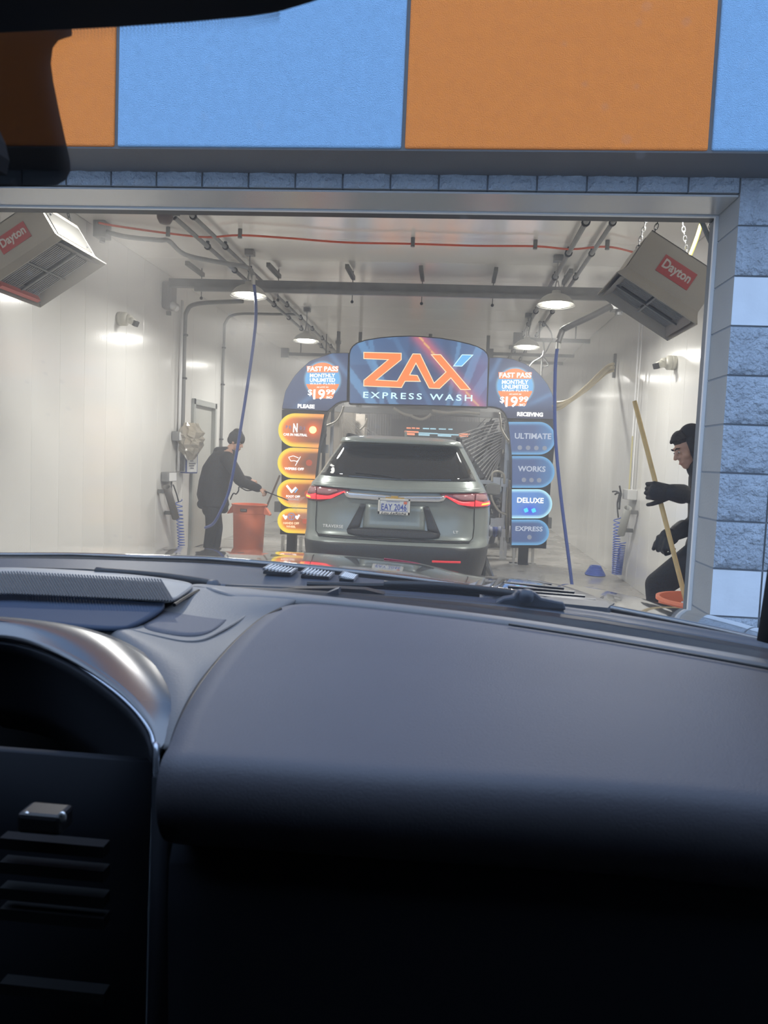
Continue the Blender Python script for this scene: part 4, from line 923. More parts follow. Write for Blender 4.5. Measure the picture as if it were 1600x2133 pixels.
# number plate recess: pale faceted surround and dark lip
patch('recess_panel', [(-.31,.78),(.31,.78)], [(-.31,1.04),(.31,1.04)], M_CAR, suv, .004, 8, 4)
patch('recess_lip', [(-.46,.74),(-.36,.715),(.36,.715),(.46,.74)], [(-.47,.775),(-.33,.80),(.33,.80),(.47,.775)], M_PLAS, suv, .012, 12, 3)
for s in (-1, 1): patch('recess_cheek', [(s*.47,.77),(s*.34,.80)], [(s*.34,1.035),(s*.29,1.035)], M_PLAS, suv, .010, 4, 6)
patch('lower_panel', [(-.76,.70),(0,.685),(.76,.70)], [(-.76,.715),(0,.705),(.76,.715)], M_PLAS, suv, .018, 16, 1)
M_SEAMC = mat('panel gap', (.01,.01,.01), .7)
for s in (-1, 1):
    MB().tube([V(s*.79, 1.14, .003), V(s*.795, 1.0, .003), V(s*.80, .85, .003), V(s*.79, .74, .003), V(s*.74, .695, .003)], .004, 5).build('panel_gap', M_SEAMC, suv)
    MB().box(V(s*.60, 1.70, .0)+Vector((0, 1.4, .045)), (.035, 2.0, .03)).build('roof_rail', M_PLAS, suv)
    MB().prism([V(s*.61, 1.70, 0)+Vector((0, .42, -.02)), V(s*.61, 1.70, 0)+Vector((0, .75, -.02)), V(s*.61, 1.70, 0)+Vector((0, .65, .06)), V(s*.61, 1.70, 0)+Vector((0, .52, .06))], (s*.04, 0, 0)).build('rail_foot', M_PLAS, suv)
    e = MB().ell((CX+s*1.13, CY+3.15, 1.14), (.12, .06, .085)); o = e.build('side_mirror', M_CAR, suv, smooth=True)
    MB().box((CX+s*1.13, CY+3.09, 1.14), (.19, .015, .13)).build('mirror_glass', M_PIPE, o); MB().box((CX+s*.99, CY+3.16, 1.12), (.12, .05, .04)).build('mirror_arm', M_PLAS, o)
    for yy in (1.05, 3.95):
        w = MB().lathe([(.20,-.12),(.36,-.11),(.375,-.08),(.375,.08),(.36,.11),(.20,.12)], (CX+s*.85, CY+yy, .375), 28, ax=(1,0,0)).build('wheel', M_BLACK, suv, smooth=True)
        MB().lathe([(.0,.06*s),(.20,.09*s),(.21,.11*s)], (CX+s*.85, CY+yy, .375), 16, ax=(1,0,0)).build('rim', M_CHROME, w, smooth=True)
fin = MB().prism([Vector((CX+.01, CY+1.05, 1.735)), Vector((CX+.01, CY+1.30, 1.745)), Vector((CX+.01, CY+1.10, 1.81))], (.02, 0, 0)); fin.build('roof_antenna', M_CAR, suv)
wp = MB().tube([V(.05, 1.30, .03), V(-.15, 1.33, .03), V(-.42, 1.345, .03)], .008, 6); wp.build('rear_wiper', M_BLACK, suv)
MB().box(V(0, .42, .03), (.62, .05, .10)).build('lower_grille', M_BLACK, suv)
for x, z in ((-.12, .46), (.22, .45), (.28,.445)): MB().box(V(x, z, .045), (.16, .01, .008)).build('chrome_strip', M_CHROME, suv)
# number plate
px_ = PY(821, 1055, CY+.08); pl_ = Vector((px_.x, CY+.075, px_.z))
pt = MB().box(pl_, (.305, .012, .155)).build('number_plate', mat('plate white', (.55,.58,.60), .4), suv); bevel(pt, .004)
fr = MB(); 
for dz, h in ((.070, .016), (-.066, .026)): fr.box(pl_+Vector((0, -.010, dz)), (.315, .010, h))
for s in (-1, 1): fr.box(pl_+Vector((s*.150, -.010, 0)), (.016, .010, .16))
fr.build('plate_frame', mat('plate frame', (.62,.60,.55), .4), pt)
M_PB = mat('plate blue', (.04,.07,.36), .4)
text('plate_number', 'EAY 2046', pl_+Vector((0, -.009, -.006)), .25, .066, M_PB, pt, bold=.012, space=1.05)
MB().box(pl_+Vector((0, -.0085, -.046)), (.27, .002, .004)).build('blue_line', M_PB, pt)
text('plate_lettering', 'PURE MICHIGAN', pl_+Vector((-.01, -.009, .046)), .13, .012, M_PB, pt, bold=0.0)
text('frame_lettering', 'Lou LaRiche', pl_+Vector((0, -.0165, -.066)), .25, .022, M_BLACK, pt, bold=.02, space=1.05, shear=.3)
MB().box(pl_+Vector((.112, -.009, .040)), (.032, .003, .026)).build('plate_tab', mat('orange tab', (.6,.15,.08), .5), pt)
text('model_lettering', 'TRAVERSE', V(-.61, .80, .020), .21, .032, M_WHITE, suv, xa=V(-.5,.8)-V(-.7,.8), bold=.02, space=1.1)
text('trim_lettering', 'LT', V(.62, .80, .020), .05, .026, M_WHITE, suv, bold=.02)

# ------------------------------------------------------------------ cans, bucket, poles
def can(name, label, cx, cy, rtop, rbot, h, m, mouth=True, logo=None):
    t = thing(name, label, 'bin', (cx, cy, 0)); P = [(0,0.0),(rbot,0.0),(rbot+.005,.02),(rtop*.94,h*.80),(rtop*.965,h*.81),(rtop*.98,h*.97),(rtop+.012,h*.975),(rtop+.012,h),(rtop-.01,h),(rtop*.93,h*.8),(rbot-.01,.03),(0,.03)]
    MB().lathe(P, (cx, cy, 0), 40).build('tub', m, t, smooth=True)
    sharp(t.children[0], 40)
    for s in (-1, 1) if logo else ():
        b = MB(); b.prism([Vector((cx+s*(rtop*.95), cy-.07, h*.97)), Vector((cx+s*(rtop+.07), cy-.05, h*.80)), Vector((cx+s*(rtop+.07), cy-.05, h*.77)), Vector((cx+s*(rtop*.93), cy-.07, h*.80))], (0, .12, 0)); b.build('handle', m, t)
    if logo:
        q = MB().box((cx-.02, cy-rtop*.99, h*.885), (.10, .015, .042)).build('label_plate', mat('black label', (.05,.04,.04), .5), t)
        text('lettering', logo, (cx-.02, cy-rtop*.99-.009, h*.885), .08, .024, mat('label text', (.45,.38,.35), .5), q, bold=.03)
    return t
cR = (PY(483,1050,11.5)+PY(557,1055,11.5))/2
can('trash_can', 'round orange tub with side handles beside the man on the left, pole standing in it', cR.x, 11.5, .262, .222, cR.z+.02, M_ORANGE, logo='ULINE')
t = thing('pole', 'dark pole leaning in the orange tub towards the lit arch', 'pole', (cR.x+.1, 11.5, .05))
MB().cyl(PY(545, 1062, 11.55)+Vector((-.12,0,-.45)), PY(583, 990, 11.75), .015, n=10).build('shaft', M_DKWOOD, t)
bz = .72; bc = PY(1468, 1248, 4.62); 
can('bucket', 'orange bucket at the right jamb with soapy water, wooden pole in it', bc.x, 4.62, .262, .222, bc.z, M_ORANGE)
w = MB().lathe([(0,0),(.235,0.0)], (bc.x, 4.62, bc.z-.09), 30); ob = w.build('soapy_water', mat('soapy water', (.35,.35,.36), .15, var=.4, vscale=8), bpy.data.objects['bucket'], fix=False)
t = thing('wooden_pole', 'long pale wooden pole held upright by the gloved man at the right', 'pole', PY(1428, 1250, 4.66)-Vector((0,0,.35)))
pA, pB_ = PY(1322, 836, 5.02), PY(1424, 1232, 4.66); dn = (pB_-pA).normalized()
MB().cyl(pA, pB_+dn*.45, .0145, n=14).build('shaft', M_WOOD, t, smooth=False)
MB().lathe([(.0,0),(.03,.01),(.05,.06),(.04,.16),(.015,.2)], pB_+Vector((.01,0,-.26)), 14).build('mop_head', M_WHITE, t, smooth=True)

# ------------------------------------------------------------------ people
def hand(b, wr, d, pn, r=1.0, curl=1.0, spread=.0, thumb=1):
    """Palm and five bent fingers. d pointing direction, pn palm normal (fingers curl towards it)."""
    d = Vector(d).normalized(); pn = Vector(pn); pn = (pn-d*pn.dot(d)).normalized(); s = d.cross(pn)
    c0 = wr+d*.045*r; b.caps(wr, wr+d*.02, .026*r, .030*r)
    for k in range(4): b.caps(wr+d*.01*r+s*(k-1.5)*.012*r, wr+d*.085*r+s*(k-1.5)*.021*r, .017*r, .0135*r)
    for k, L in enumerate((.038, .044, .042, .033)):
        p = wr+d*.088*r+s*(k-1.5)*.021*r; a = 0
        for j, f in enumerate((1, .75, .6)):
            a += (.35+.12*(k % 2)) + .65*curl; dd = d*math.cos(a)+pn*math.sin(a); q = p+dd*L*f*r; b.caps(p, q, (.0105-.001*j)*r, (.0098-.001*j)*r); p = q
    p = wr+d*.025*r-s*thumb*.028*r
    for j, (L, a) in enumerate(((.042, .6), (.032, .9), (.026, 1.2))):
        dd = (d*math.cos(a*curl)+pn*math.sin(a*curl)*.8-s*thumb*(.5-.2*j)).normalized(); q = p+dd*L*r; b.caps(p, q, (.013-.0015*j)*r, (.012-.0015*j)*r); p = q
def person(label, H, f, up, J, hood=None):
    """H head centre, f facing, up head axis; J joints."""
    f = Vector(f).normalized(); up = Vector(up).normalized(); up = (up-f*up.dot(f)).normalized(); s = f.cross(up)
    R = Matrix((s, f, up)).transposed(); t = thing('person', label, 'person', (J['base'][0], J['base'][1], 0))
    b = MB()
    def hp(x, y, z): return H + R @ Vector((x, y, z))
    b.ell(hp(0, -.012, .028), (.075, .092, .098), R); b.ell(hp(0, .028, -.045), (.056, .062, .072), R); b.ell(hp(0, .058, -.098), (.030, .030, .024), R)
    b.caps(hp(0, .086, .018), hp(0, .112, -.028), .0075, .0135); b.ell(hp(.012, .094, -.032), (.009,.012,.008), R); b.ell(hp(-.012, .094, -.032), (.009,.012,.008), R)
    for q in (-1, 1):
        b.ell(hp(q*.03, .080, .030), (.024, .012, .009), R); b.ell(hp(q*.076, -.01, -.005), (.010, .022, .032), R); b.ell(hp(q*.044, .052, -.03), (.024, .026, .028), R)
        b.ell(hp(q*.031, .078, .004), (.014, .009, .011), R)
    b.ell(hp(0, .088, -.066), (.024, .010, .0065), R); b.ell(hp(0, .086, -.078), (.021, .010, .0065), R)
    nk = J['neck']; b.caps(nk, hp(0, -.02, -.05), .062, .055)
    for q in ('L', 'R'):
        b.caps(nk+(J['sh'+q]-nk)*.25, J['sh'+q], .06, .055); b.caps(J['sh'+q], J['el'+q], .050, .040); b.caps(J['el'+q], J['wr'+q], .040, .027)
        b.caps(J['hip'+q], J['kn'+q], .088, .060); b.caps(J['kn'+q], J['an'+q], .058, .040); b.caps(J['an'+q]-Vector((0,0,.02)), J['toe'+q], .040, .032)
        if ('hd'+q) in J and not J.get('gloves'): hand(b, J['wr'+q], *J['hd'+q])
    hc = (J['hipL']+J['hipR'])/2; ch = (J['shL']+J['shR'])/2
    for k in range(6):
        g = k/5; c = hc.lerp(ch, g); w = .15+.03*math.cos(g*PI*2)+.02*g; b.ell(c, (.12, w, .12))
    o = b.build('body', M_SKIN, t, smooth=True); remesh(o, .007, 3)
    # face details
    for q in (-1, 1):
        e = MB().ell(hp(q*.031, .0845, .006), (.0115, .006, .006), R, 10, 8).build('eye', mat('eye', (.5,.48,.45), .2), t, smooth=True)
        MB().ell(hp(q*.031, .0895, .004), (.005, .003, .005), R, 8, 6).build('iris', M_BLACK, e, smooth=True)
        MB().tube([hp(q*.013, .096, .024), hp(q*.032, .094, .034), hp(q*.052, .080, .028)], [.004,.0055,.003], 6).build('eyebrow', M_HAIR, t, smooth=True)
    MB().ell(hp(0, .093, -.072), (.022, .007, .005), R, 10, 6).build('lips', mat('lips', (.42,.19,.16), .5), t, smooth=True)
    return t, hp, R
Y1 = 10.75
def q1(u, v, dy=0.0): return PY(u, v, Y1+dy)
H1 = q1(493, 921)
J = dict(base=(q1(440, 1100).x, Y1), neck=q1(478, 938), shL=q1(470, 952, .19), shR=q1(474, 955, -.19), elR=q1(503, 1003, -.20), wrR=q1(540, 1018, -.12), elL=q1(498, 1000, .15), wrL=q1(520, 1000, .12),
         hipL=q1(443, 1052, .10), hipR=q1(443, 1052, -.10), knL=q1(452, 1098, .12), knR=q1(441, 1098, -.10), hdR=((1,0,-.35), (-.1,.2,-1), 1.0, .75))
for q, u in (('L', 450), ('R', 434)):
    a = q1(u, 1100, .1 if q == 'L' else -.1); J['an'+q] = Vector((a.x, a.y, .10)); J['toe'+q] = Vector((a.x+.17, a.y, .04))
J['hdL'] = ((1,0,-.2), (0,.2,-1), 1.0, .8)
P1, hp, R1 = person('man in black hooded jacket and black beanie rinsing with a wand beside the orange tub', H1, (1, -.25, -.38), (.35, 0, 1), J)
b = MB()          # jacket
hc = q1(443, 1045); 
TP = ((447,1050,.215,.235,.09),(442,1030,.22,.235,.14),(446,1005,.22,.24,.16),(452,980,.215,.24,.16),(461,960,.19,.235,.13),(468,948,.14,.20,.09))
for a, c in zip(TP[:-1], TP[1:]):
    for k in range(5): g = k/5; w = [a[i]*(1-g)+c[i]*g for i in range(5)]; b.ell(q1(w[0], w[1]), (w[2], w[3], w[4]))
b.caps(q1(436,1046), q1(421,1050), .11, .075); b.caps(q1(455,1052), q1(466,1060), .12, .07)
for q, dy in (('L', .19), ('R', -.19)):
    b.caps(J['sh'+q], J['el'+q], .095, .080); b.caps(J['el'+q], J['wr'+q]-(J['wr'+q]-J['el'+q]).normalized()*.02, .080, .060)
b.caps(q1(477, 944), q1(455, 941), .098, .075); b.caps(J['shL'], J['shR'], .10, .10); b.caps(q1(455, 941, .08), q1(449, 950, -.08), .06, .06)
o = b.build('hooded_jacket', M_CLOTH, P1, smooth=True); remesh(o, .014, 5)
b = MB()
for q in 'LR':
    b.caps(J['hip'+q], J['kn'+q], .115, .088); b.caps(J['kn'+q], J['an'+q], .088, .070)
b.ell(q1(443, 1060), (.15, .19, .14)); o = b.build('trousers', M_CLOTH, P1, smooth=True); remesh(o, .014, 4)
b = MB()
for q in 'LR': b.caps(J['an'+q]+Vector((-.03,0,-.045)), J['toe'+q]+Vector((.04,0,.01)), .05, .045)
o = b.build('shoes', M_BLACK, P1, smooth=True); remesh(o, .012, 3)
b = MB(); b.ell(hp(0, -.022, .055), (.108, .128, .105), R1); b.ell(hp(0, -.040, .135), (.062, .075, .055), R1); b.ell(hp(0, -.070, .005), (.095, .075, .075), R1)
o = b.build('beanie', M_CLOTH, P1, smooth=True); remesh(o, .009, 3)
t = thing('spray_wand', 'thin black spray wand held by the man on the left, hose looping below his sleeve', 'wand', J['wrR'])
d1 = (q1(583, 1037, -.5)-q1(548, 1022, -.10)).normalized()
MB().cyl(q1(544, 1020, -.11), q1(600, 1042, -.45), .008, n=8).build('lance', M_DARK, t); MB().cyl(q1(536, 1016, -.11), q1(556, 1026, -.13), .016, n=10).build('grip', M_BLACK, t)
MB().tube(cr([q1(536,1018,-.14), q1(515,1022,-.2), q1(499,1014,-.25), q1(497,1022,-.25), q1(492,1029,-.2), q1(486,1028,-.1), q1(480,1040,.05)], 5), .010, 6).build('supply_hose', M_DARK, t, smooth=True)
spv = MB()
spv.rings([spv.ring(q1(596,1040,-.43), (1,-.9,-.35), .01, 10), spv.ring(q1(640,1058,-1.2), (1,-.9,-.35), .16, 10)], cap=False)
o = spv.build('rinse_mist', mat('rinse mist', (.8,.8,.8), .8, alpha=.12)); tag(o, 'faint cone of rinse water from the wand to the side of the car ahead', 'water', kind='stuff')

Y2 = 5.25
def q2(u, v, dy=0.0): return PY(u, v, Y2+dy)
H2 = q2(1434, 934)
J = dict(base=(q2(1480,1000).x, Y2), neck=q2(1462, 968), shL=q2(1478, 1000, -.14), shR=q2(1490, 990, .18), elL=q2(1462, 1036, -.40), wrL=q2(1402, 1026, -.46), elR=q2(1462, 1080, .10), wrR=q2(1412, 1108, -.05),
         hipL=q2(1478, 1142, -.09), hipR=q2(1484, 1140, .12), knL=q2(1372, 1218, -.12), knR=q2(1470, 1240, .15), gloves=True)
J['anL'] = Vector((J['knL'].x+.08, J['knL'].y+.02, .10)); J['toeL'] = J['anL']+Vector((-.17, 0, -.06)); J['anR'] = Vector((J['knR'].x+.12, J['knR'].y, .10)); J['toeR'] = J['anR']+Vector((-.17, 0, -.06))
P2, hp, R2 = person('man in black hood and gloves leaning out behind the right jamb, holding the wooden pole', H2, (-1, -.22, -.50), (-.5, 0, 1), J)
b = MB()
hc = q2(1481, 1140); ch = q2(1484, 998)
for k in range(16): g = k/15; b.ell(hc.lerp(ch, g), (.145, .21, .12))
for q in 'LR':
    b.caps(J['sh'+q], J['el'+q], .078, .062); b.caps(J['el'+q], J['wr'+q], .060, .042)
b.caps(q2(1478, 985), q2(1462, 972), .12, .10)
o = b.build('hooded_jacket', M_CLOTH, P2, smooth=True); remesh(o, .011, 4)
b = MB(); b.ell(hp(0, -.055, .035), (.105, .095, .118), R2); b.ell(hp(0, -.06, -.06), (.098, .085, .10), R2); b.ell(hp(0, -.02, -.135), (.08, .085, .05), R2)
for q in (-1, 1): b.caps(hp(q*.074, .010, .06), hp(q*.066, .015, -.09), .020, .020)
o = b.build('hood', M_CLOTH, P2, smooth=True); remesh(o, .008, 4)
b = MB(); rb = random.Random(5)
for k in range(110):
    a = (rb.random()-.5)*2.6; e = .35+1.0*rb.random(); b.ell(hp(math.sin(a)*.074*math.cos(e), .006+math.cos(a)*.088*math.cos(e), .048+.082*math.sin(e)), (.012,.012,.011), R2, 6, 4)
b.ell(hp(0, -.004, .056), (.070, .080, .062), R2); o = b.build('hair', M_HAIR, P2, smooth=True); remesh(o, .006, 1)
b = MB()
for q in 'LR': b.caps(J['hip'+q], J['kn'+q], .115, .088); b.caps(J['kn'+q], J['an'+q], .088, .065)
b.ell(hc, (.16,.20,.14)); o = b.build('trousers', M_CLOTH, P2, smooth=True); remesh(o, .012, 4)
b = MB()
for q in 'LR': b.caps(J['an'+q]+Vector((.03,0,-.045)), J['toe'+q]+Vector((-.04,0,.01)), .05, .045)
o = b.build('shoes', M_BLACK, P2, smooth=True); remesh(o, .012, 3)
def onpole(v): f = (v-836)/(1232-836); return pA.lerp(pB_, f)
for q, v, cv in (('L', 1022, 1.0), ('R', 1122, .85)):
    b = MB(); wr = J['wr'+q]
    tgt = onpole(v) if q == 'L' else q2(1384, 1124, -.12); dd = (tgt-wr); n = dn.cross(dd.normalized()); 
    if q == 'L': hand(b, wr, Vector((-1, .02, .05)), Vector((0, 1, -.1)), 1.35, 1.0, 0, -1)
    else: hand(b, wr, dd, Vector((-.2, .0, -1)), 1.5, .95, 0, 1)
    b.caps(wr, wr+(J['el'+q]-wr).normalized()*.06, .054, .062); b.ell(wr+(Vector((-1,0,0)) if q == 'L' else dd.normalized())*.085, (.066, .036, .058))
    o = b.build('glove', M_GLOVE, P2, smooth=True); remesh(o, .005, 2)

# ------------------------------------------------------------------ our own car: cabin, dashboard, hood, mirror, windscreen
M_DASH = mat('grey soft dashboard', (0.138, 0.138, 0.162), 0.55, var=.04, vscale=6, bump=.12, bscale=700, spec=.3)
M_DASHL = mat('paler grey dashboard moulding', (0.20, 0.195, 0.20), 0.45, bump=.08, bscale=500, spec=.4)
M_BLUEG = mat('smooth dark tray', (0.050, 0.070, 0.115), 0.65, spec=.2)
M_FACE = mat('shaded black dashboard face', (0.022, 0.025, 0.033), 0.7, spec=.2)  # front faces get no light; that shade is put into the colour
M_SILV = mat('silver bezel', (0.20, 0.20, 0.21), 0.26, 0.65)
M_RIBS = mat('ribbed panel with painted sheen', (0.30, 0.29, 0.285), 0.45)  # paler, warmer base stands in for the tunnel's reflection
M_COWL = mat('satin cowl plastic', (0.035, 0.046, 0.068), 0.50, bump=.05, bscale=40, spec=.6)
M_HOOD = mat('wet charcoal hood paint', (0.16, 0.15, 0.145), 0.10, 0.5, bump=.06, bscale=70, coat=1.0, spec=.8)
M_CABIN = mat('cabin lining', (0.010, 0.011, 0.013), 0.85)
own = thing('car', 'our own dark car, seen from inside: grey dashboard, vented hood, wipers, mirror', 'car', (-.45, .8, 0))
def G(name, rows, m, sub=2, th=0.006, smooth=True, parent=None):
    o = MB().grid(rows).build(name, m, parent or own, smooth=smooth, fix=False)
    if sub: subsurf(o, sub)
    if th: q = o.modifiers.new('s', 'SOLIDIFY'); q.thickness = th; q.offset = -1
    return o
def rowZ(pts, z): return [PZ(u, v, z) for u, v in pts]
def rowY(pts, y): return [PY(u, v, y) for u, v in pts]
# passenger side pad with rolled front edge and dark vertical face
r = [rowZ([(598,1268),(700,1272),(860,1290),(1060,1315),(1250,1345),(1450,1382),(1680,1425)], 1.312),
     rowZ([(540,1302),(660,1300),(860,1320),(1060,1345),(1250,1376),(1450,1412),(1700,1462)], 1.316),
     rowZ([(470,1372),(620,1375),(840,1390),(1060,1410),(1270,1440),(1490,1470),(1740,1505)], 1.314),
     rowZ([(412,1450),(580,1455),(830,1475),(1070,1490),(1290,1515),(1520,1540),(1780,1570)], 1.312),
     rowZ([(368,1530),(560,1540),(820,1560),(1080,1572),(1310,1592),(1550,1612),(1800,1640)], 1.309),
     rowZ([(343,1594),(550,1606),(820,1626),(1080,1640),(1320,1657),(1560,1677),(1820,1705)], 1.306)]
L = r[-1]; r.insert(-1, [p+Vector((0, .009, .0008)) for p in L])
for dy, dz in ((-.004, -.003), (-.007, -.011), (-.006, -.024), (.002, -.040), (.02, -.052)):
    r.append([p+Vector((0, dy, dz)) for p in L])
G('dashboard_pad', r, M_DASH, 2, .008)
face = [[p+Vector((0, .004+dy, dz)) for p in L] for dy, dz in ((.03, -.045), (.012, -.06), (.018, -.13), (.022, -.19), (.03, -.30), (.03, -.60))]
G('dashboard_face', face, M_FACE, 1, .01)
G('glovebox_lid', [[p+Vector((0, .008, dz)) for p in L[1:]] for dz in (-.205, -.21, -.40)], M_FACE, 1, .01)
# rear shelf between pad and glass: two strips with the demister slot
U1 = [(398,1222),(520,1232),(700,1250),(860,1268),(1060,1292),(1250,1322),(1450,1355),(1680,1396)]
U2 = [(520,1262),(598,1262),(700,1266),(860,1284),(1060,1309),(1250,1339),(1450,1375),(1680,1418)]
mid = [((a[0]+b_[0])/2, a[1]*.55+b_[1]*.45) for a, b_ in zip(U1, U2)]
G('dashboard_shelf', [rowZ(U1, 1.318), rowZ(mid, 1.322), rowZ([(u, v+3) for u, v in U2], 1.312)], M_DASHL, 2, .004)
sl = [(u, v) for u, v in mid]; MB().tube([PZ(u, v+1, 1.3235) for u, v in cr([Vector((a, b_, 0)) for a, b_ in sl[4:]], 4) and [(p.x, p.y) for p in cr([Vector((a, b_, 0)) for a, b_ in sl[4:]], 4)]], .0013, 6).build('demister_slot', M_BLACK, own)
# centre moulding sweeping down to the left of the pad
r = [rowZ([(398,1222),(440,1228),(500,1233),(560,1240),(640,1248)], 1.318),
     rowZ([(372,1246),(430,1250),(500,1262),(555,1264),(610,1262)], 1.316),
     rowZ([(330,1276),(400,1290),(470,1300),(520,1296),(556,1290)], 1.306),
     rowZ([(270,1312),(340,1335),(410,1345),(468,1340),(508,1330)], 1.305),
     rowZ([(240,1318),(300,1345),(380,1378),(435,1385),(475,1368)], 1.310),
     rowZ([(230,1322),(300,1368),(370,1418),(415,1430),(442,1418)], 1.306),
     rowZ([(232,1330),(300,1395),(352,1452),(385,1480),(404,1470)], 1.300),
     rowZ([(240,1345),(305,1430),(340,1490),(362,1530),(378,1525)], 1.292),
     rowZ([(262,1385),(312,1465),(334,1530),(346,1572),(360,1575)], 1.282)]
G('centre_moulding', r, M_DASHL, 2, .006)
MB().tube([PZ(u, v, 1.322) for u, v in ((363,1260),(385,1246),(402,1236),(414,1230))], .0022, 6).build('moulding_groove', M_BLACK, own)
MB().tube(cr([PZ(u, v, 1.313) for u, v in ((270,1312),(320,1324),(380,1336),(420,1334),(455,1318),(490,1298),(520,1278))], 5), .0016, 6).build('pocket_rim', M_DASHL, own, smooth=True)
G('pocket_floor', [rowZ([(395,1240),(430,1246),(470,1262),(505,1266)], 1.312), rowZ([(340,1275),(385,1290),(440,1300),(480,1288)], 1.311), rowZ([(280,1310),(335,1322),(395,1332),(440,1322)], 1.311)], M_DASH, 2, .002)
# dark groove beside the pad
gp = [(585,1268),(548,1290),(500,1336),(452,1394),(412,1450),(380,1506),(356,1560)]
MB().tube(cr([PZ(u, v, 1.3225-.018*i/6) for i, (u, v) in enumerate(gp)], 5), [.0015+.0060*math.sin(PI*min(1, i/30*1.0))**1.0*(.4+.6*i/30) for i in range(31)], 8).build('pad_gap', M_BLACK, own, smooth=True)
# ribbed speaker panel at the far left
g0 = [(-60,1186),(60,1188),(180,1194),(300,1204),(385,1216),(408,1224)]; g1 = [(-60,1236),(60,1238),(150,1243),(260,1252),(340,1258),(366,1254)]
spk = G('speaker_panel', [rowZ(g0, 1.322), rowZ([((a[0]+b_[0])/2, (a[1]+b_[1])/2) for a, b_ in zip(g0, g1)], 1.322), rowZ(g1, 1.322)], M_RIBS, 2, .004)
rb_ = MB()
for k in range(64):
    u = -50+6.1*k; vt = 1189+max(0, u-40)*.055; A_ = PZ(u, vt+2, 1.3285); B_ = PZ(u+28-.02*k, 1237+max(0, u)*.045, 1.3285)
    rb_.tube([A_, B_], .0013, 4)
rb_.build('ribs', mat('rib groove', (.10,.10,.105), .6), spk)['kind'] = 'stuff'
G('tray', [rowZ([(-60,1238),(60,1240),(180,1247),(290,1256),(362,1258)], 1.3195), rowZ([(-60,1270),(60,1272),(170,1282),(260,1292),(315,1292)], 1.314), rowZ([(-60,1300),(60,1305),(140,1312),(210,1318),(262,1318)], 1.312)], M_BLUEG, 2, .004)
# silver bezel and dark screen recess
bz0 = [(-70,1292),(0,1295),(90,1304),(175,1318),(250,1342),(320,1385),(366,1440),(390,1478),(392,1520)]
bz1 = [(-70,1330),(0,1333),(70,1346),(150,1380),(225,1430),(278,1476),(312,1520),(322,1552),(326,1590)]
hz0 = [1.311,1.311,1.311,1.311,1.309,1.304,1.299,1.294,1.286]; hz1 = [1.300]*5+[1.297,1.292,1.286,1.278]
R0 = [PZ(u, v, z) for (u, v), z in zip(bz0, hz0)]; R1_ = [PZ(u, v, z) for (u, v), z in zip(bz1, hz1)]
Rm = [a.lerp(b_, .5)+Vector((0,0,.006)) for a, b_ in zip(R0, R1_)]
bez = G('screen_bezel', [R0, Rm, R1_], M_SILV, 2, .006)
MB().tube(cr([p+Vector((0,0,.001)) for p in R1_]+[R1_[-1]+Vector((.0,-.004,-.10)), R1_[-1]+Vector((0,-.004,-.40))], 4), .0022, 8).build('bezel_rim', mat('bright bezel edge', (.6,.65,.75), .2, .7), bez, smooth=True)
rc = [R1_]+[[p+Vector((-.002, .012+.004*k, -.012*k-.01)) for p in R1_] for k in (1, 3, 8)]
G('recess_wall', rc, M_FACE, 1, .004)
RL = R1_[-1]
fw = [[Vector((x, RL.y-.004+dy, z)) for x in (-.75, -.5, -.36, RL.x-.004)] for dy, z in ((.05, 1.262), (.05, 1.2), (.05, 1.1), (.05, .7))]
scr = G('console_face', fw, M_FACE, 0, .01)
G('console_side', [[Vector((RL.x+.001, RL.y+dy, z)) for dy in (-.01, .1, .2)] for z in (1.272, 1.1, .7)], M_FACE, 0, .012)
for k, v in enumerate((1758, 1808, 1862, 1905, 2060)):
    A_, B_ = PY(8, v, .49), PY(222, v+2, .49); MB().box((A_+B_)/2, ((B_-A_).length, .01, .008)).build('vent_slat', mat('vent slat', (.010,.010,.011), .6, spec=.2), scr)
kb = MB().box(PY(95, 1705, .475), (.030, .02, .014)); kk = kb.build('vent_tab', M_BLACK, scr); bevel(kk, .003)
for u in (56, 130): MB().ell(PY(u, 1703, .468), (.0030, .002, .0042), nu=10, nv=6).build('chrome_tip', mat('bright chrome tip', (.9,.9,.9), .25, .9), kk, smooth=True)
# glass, frit, mirror
WB0, WB1, WT0, WT1 = Vector((-1.22, .93, 1.30)), Vector((.33, .84, 1.285)), Vector((-1.08, .09, 2.00)), Vector((.24, .08, 1.985))
def win(a, t, off=0.0):
    bow = .10*(1-(2*a-1)**2); bt_ = WB0.lerp(WB1, a)+Vector((0, bow, 0)); tp = WT0.lerp(WT1, a)+Vector((0, bow*.8, 0)); return bt_.lerp(tp, t)+Vector((0, -.62*off, -.78*off))
M_GL = bpy.data.materials.new('windscreen glass'); M_GL.use_nodes = True; nt = M_GL.node_tree; nt.nodes.clear()
out = nt.nodes.new('ShaderNodeOutputMaterial'); tr = nt.nodes.new('ShaderNodeBsdfTransparent'); tr.inputs[0].default_value = (.93, .95, .95, 1)
gl = nt.nodes.new('ShaderNodeBsdfGlossy'); gl.inputs['Roughness'].default_value = .02; gl.inputs[0].default_value = (1,1,1,1)
df = nt.nodes.new('ShaderNodeBsdfDiffuse'); df.inputs[0].default_value = (.8,.8,.82,1)
tl = nt.nodes.new('ShaderNodeBsdfTranslucent'); tl.inputs[0].default_value = (.85,.85,.87,1)
ad = nt.nodes.new('ShaderNodeMixShader'); ad.inputs[0].default_value = .6; nt.links.new(df.outputs[0], ad.inputs[1]); nt.links.new(tl.outputs[0], ad.inputs[2])
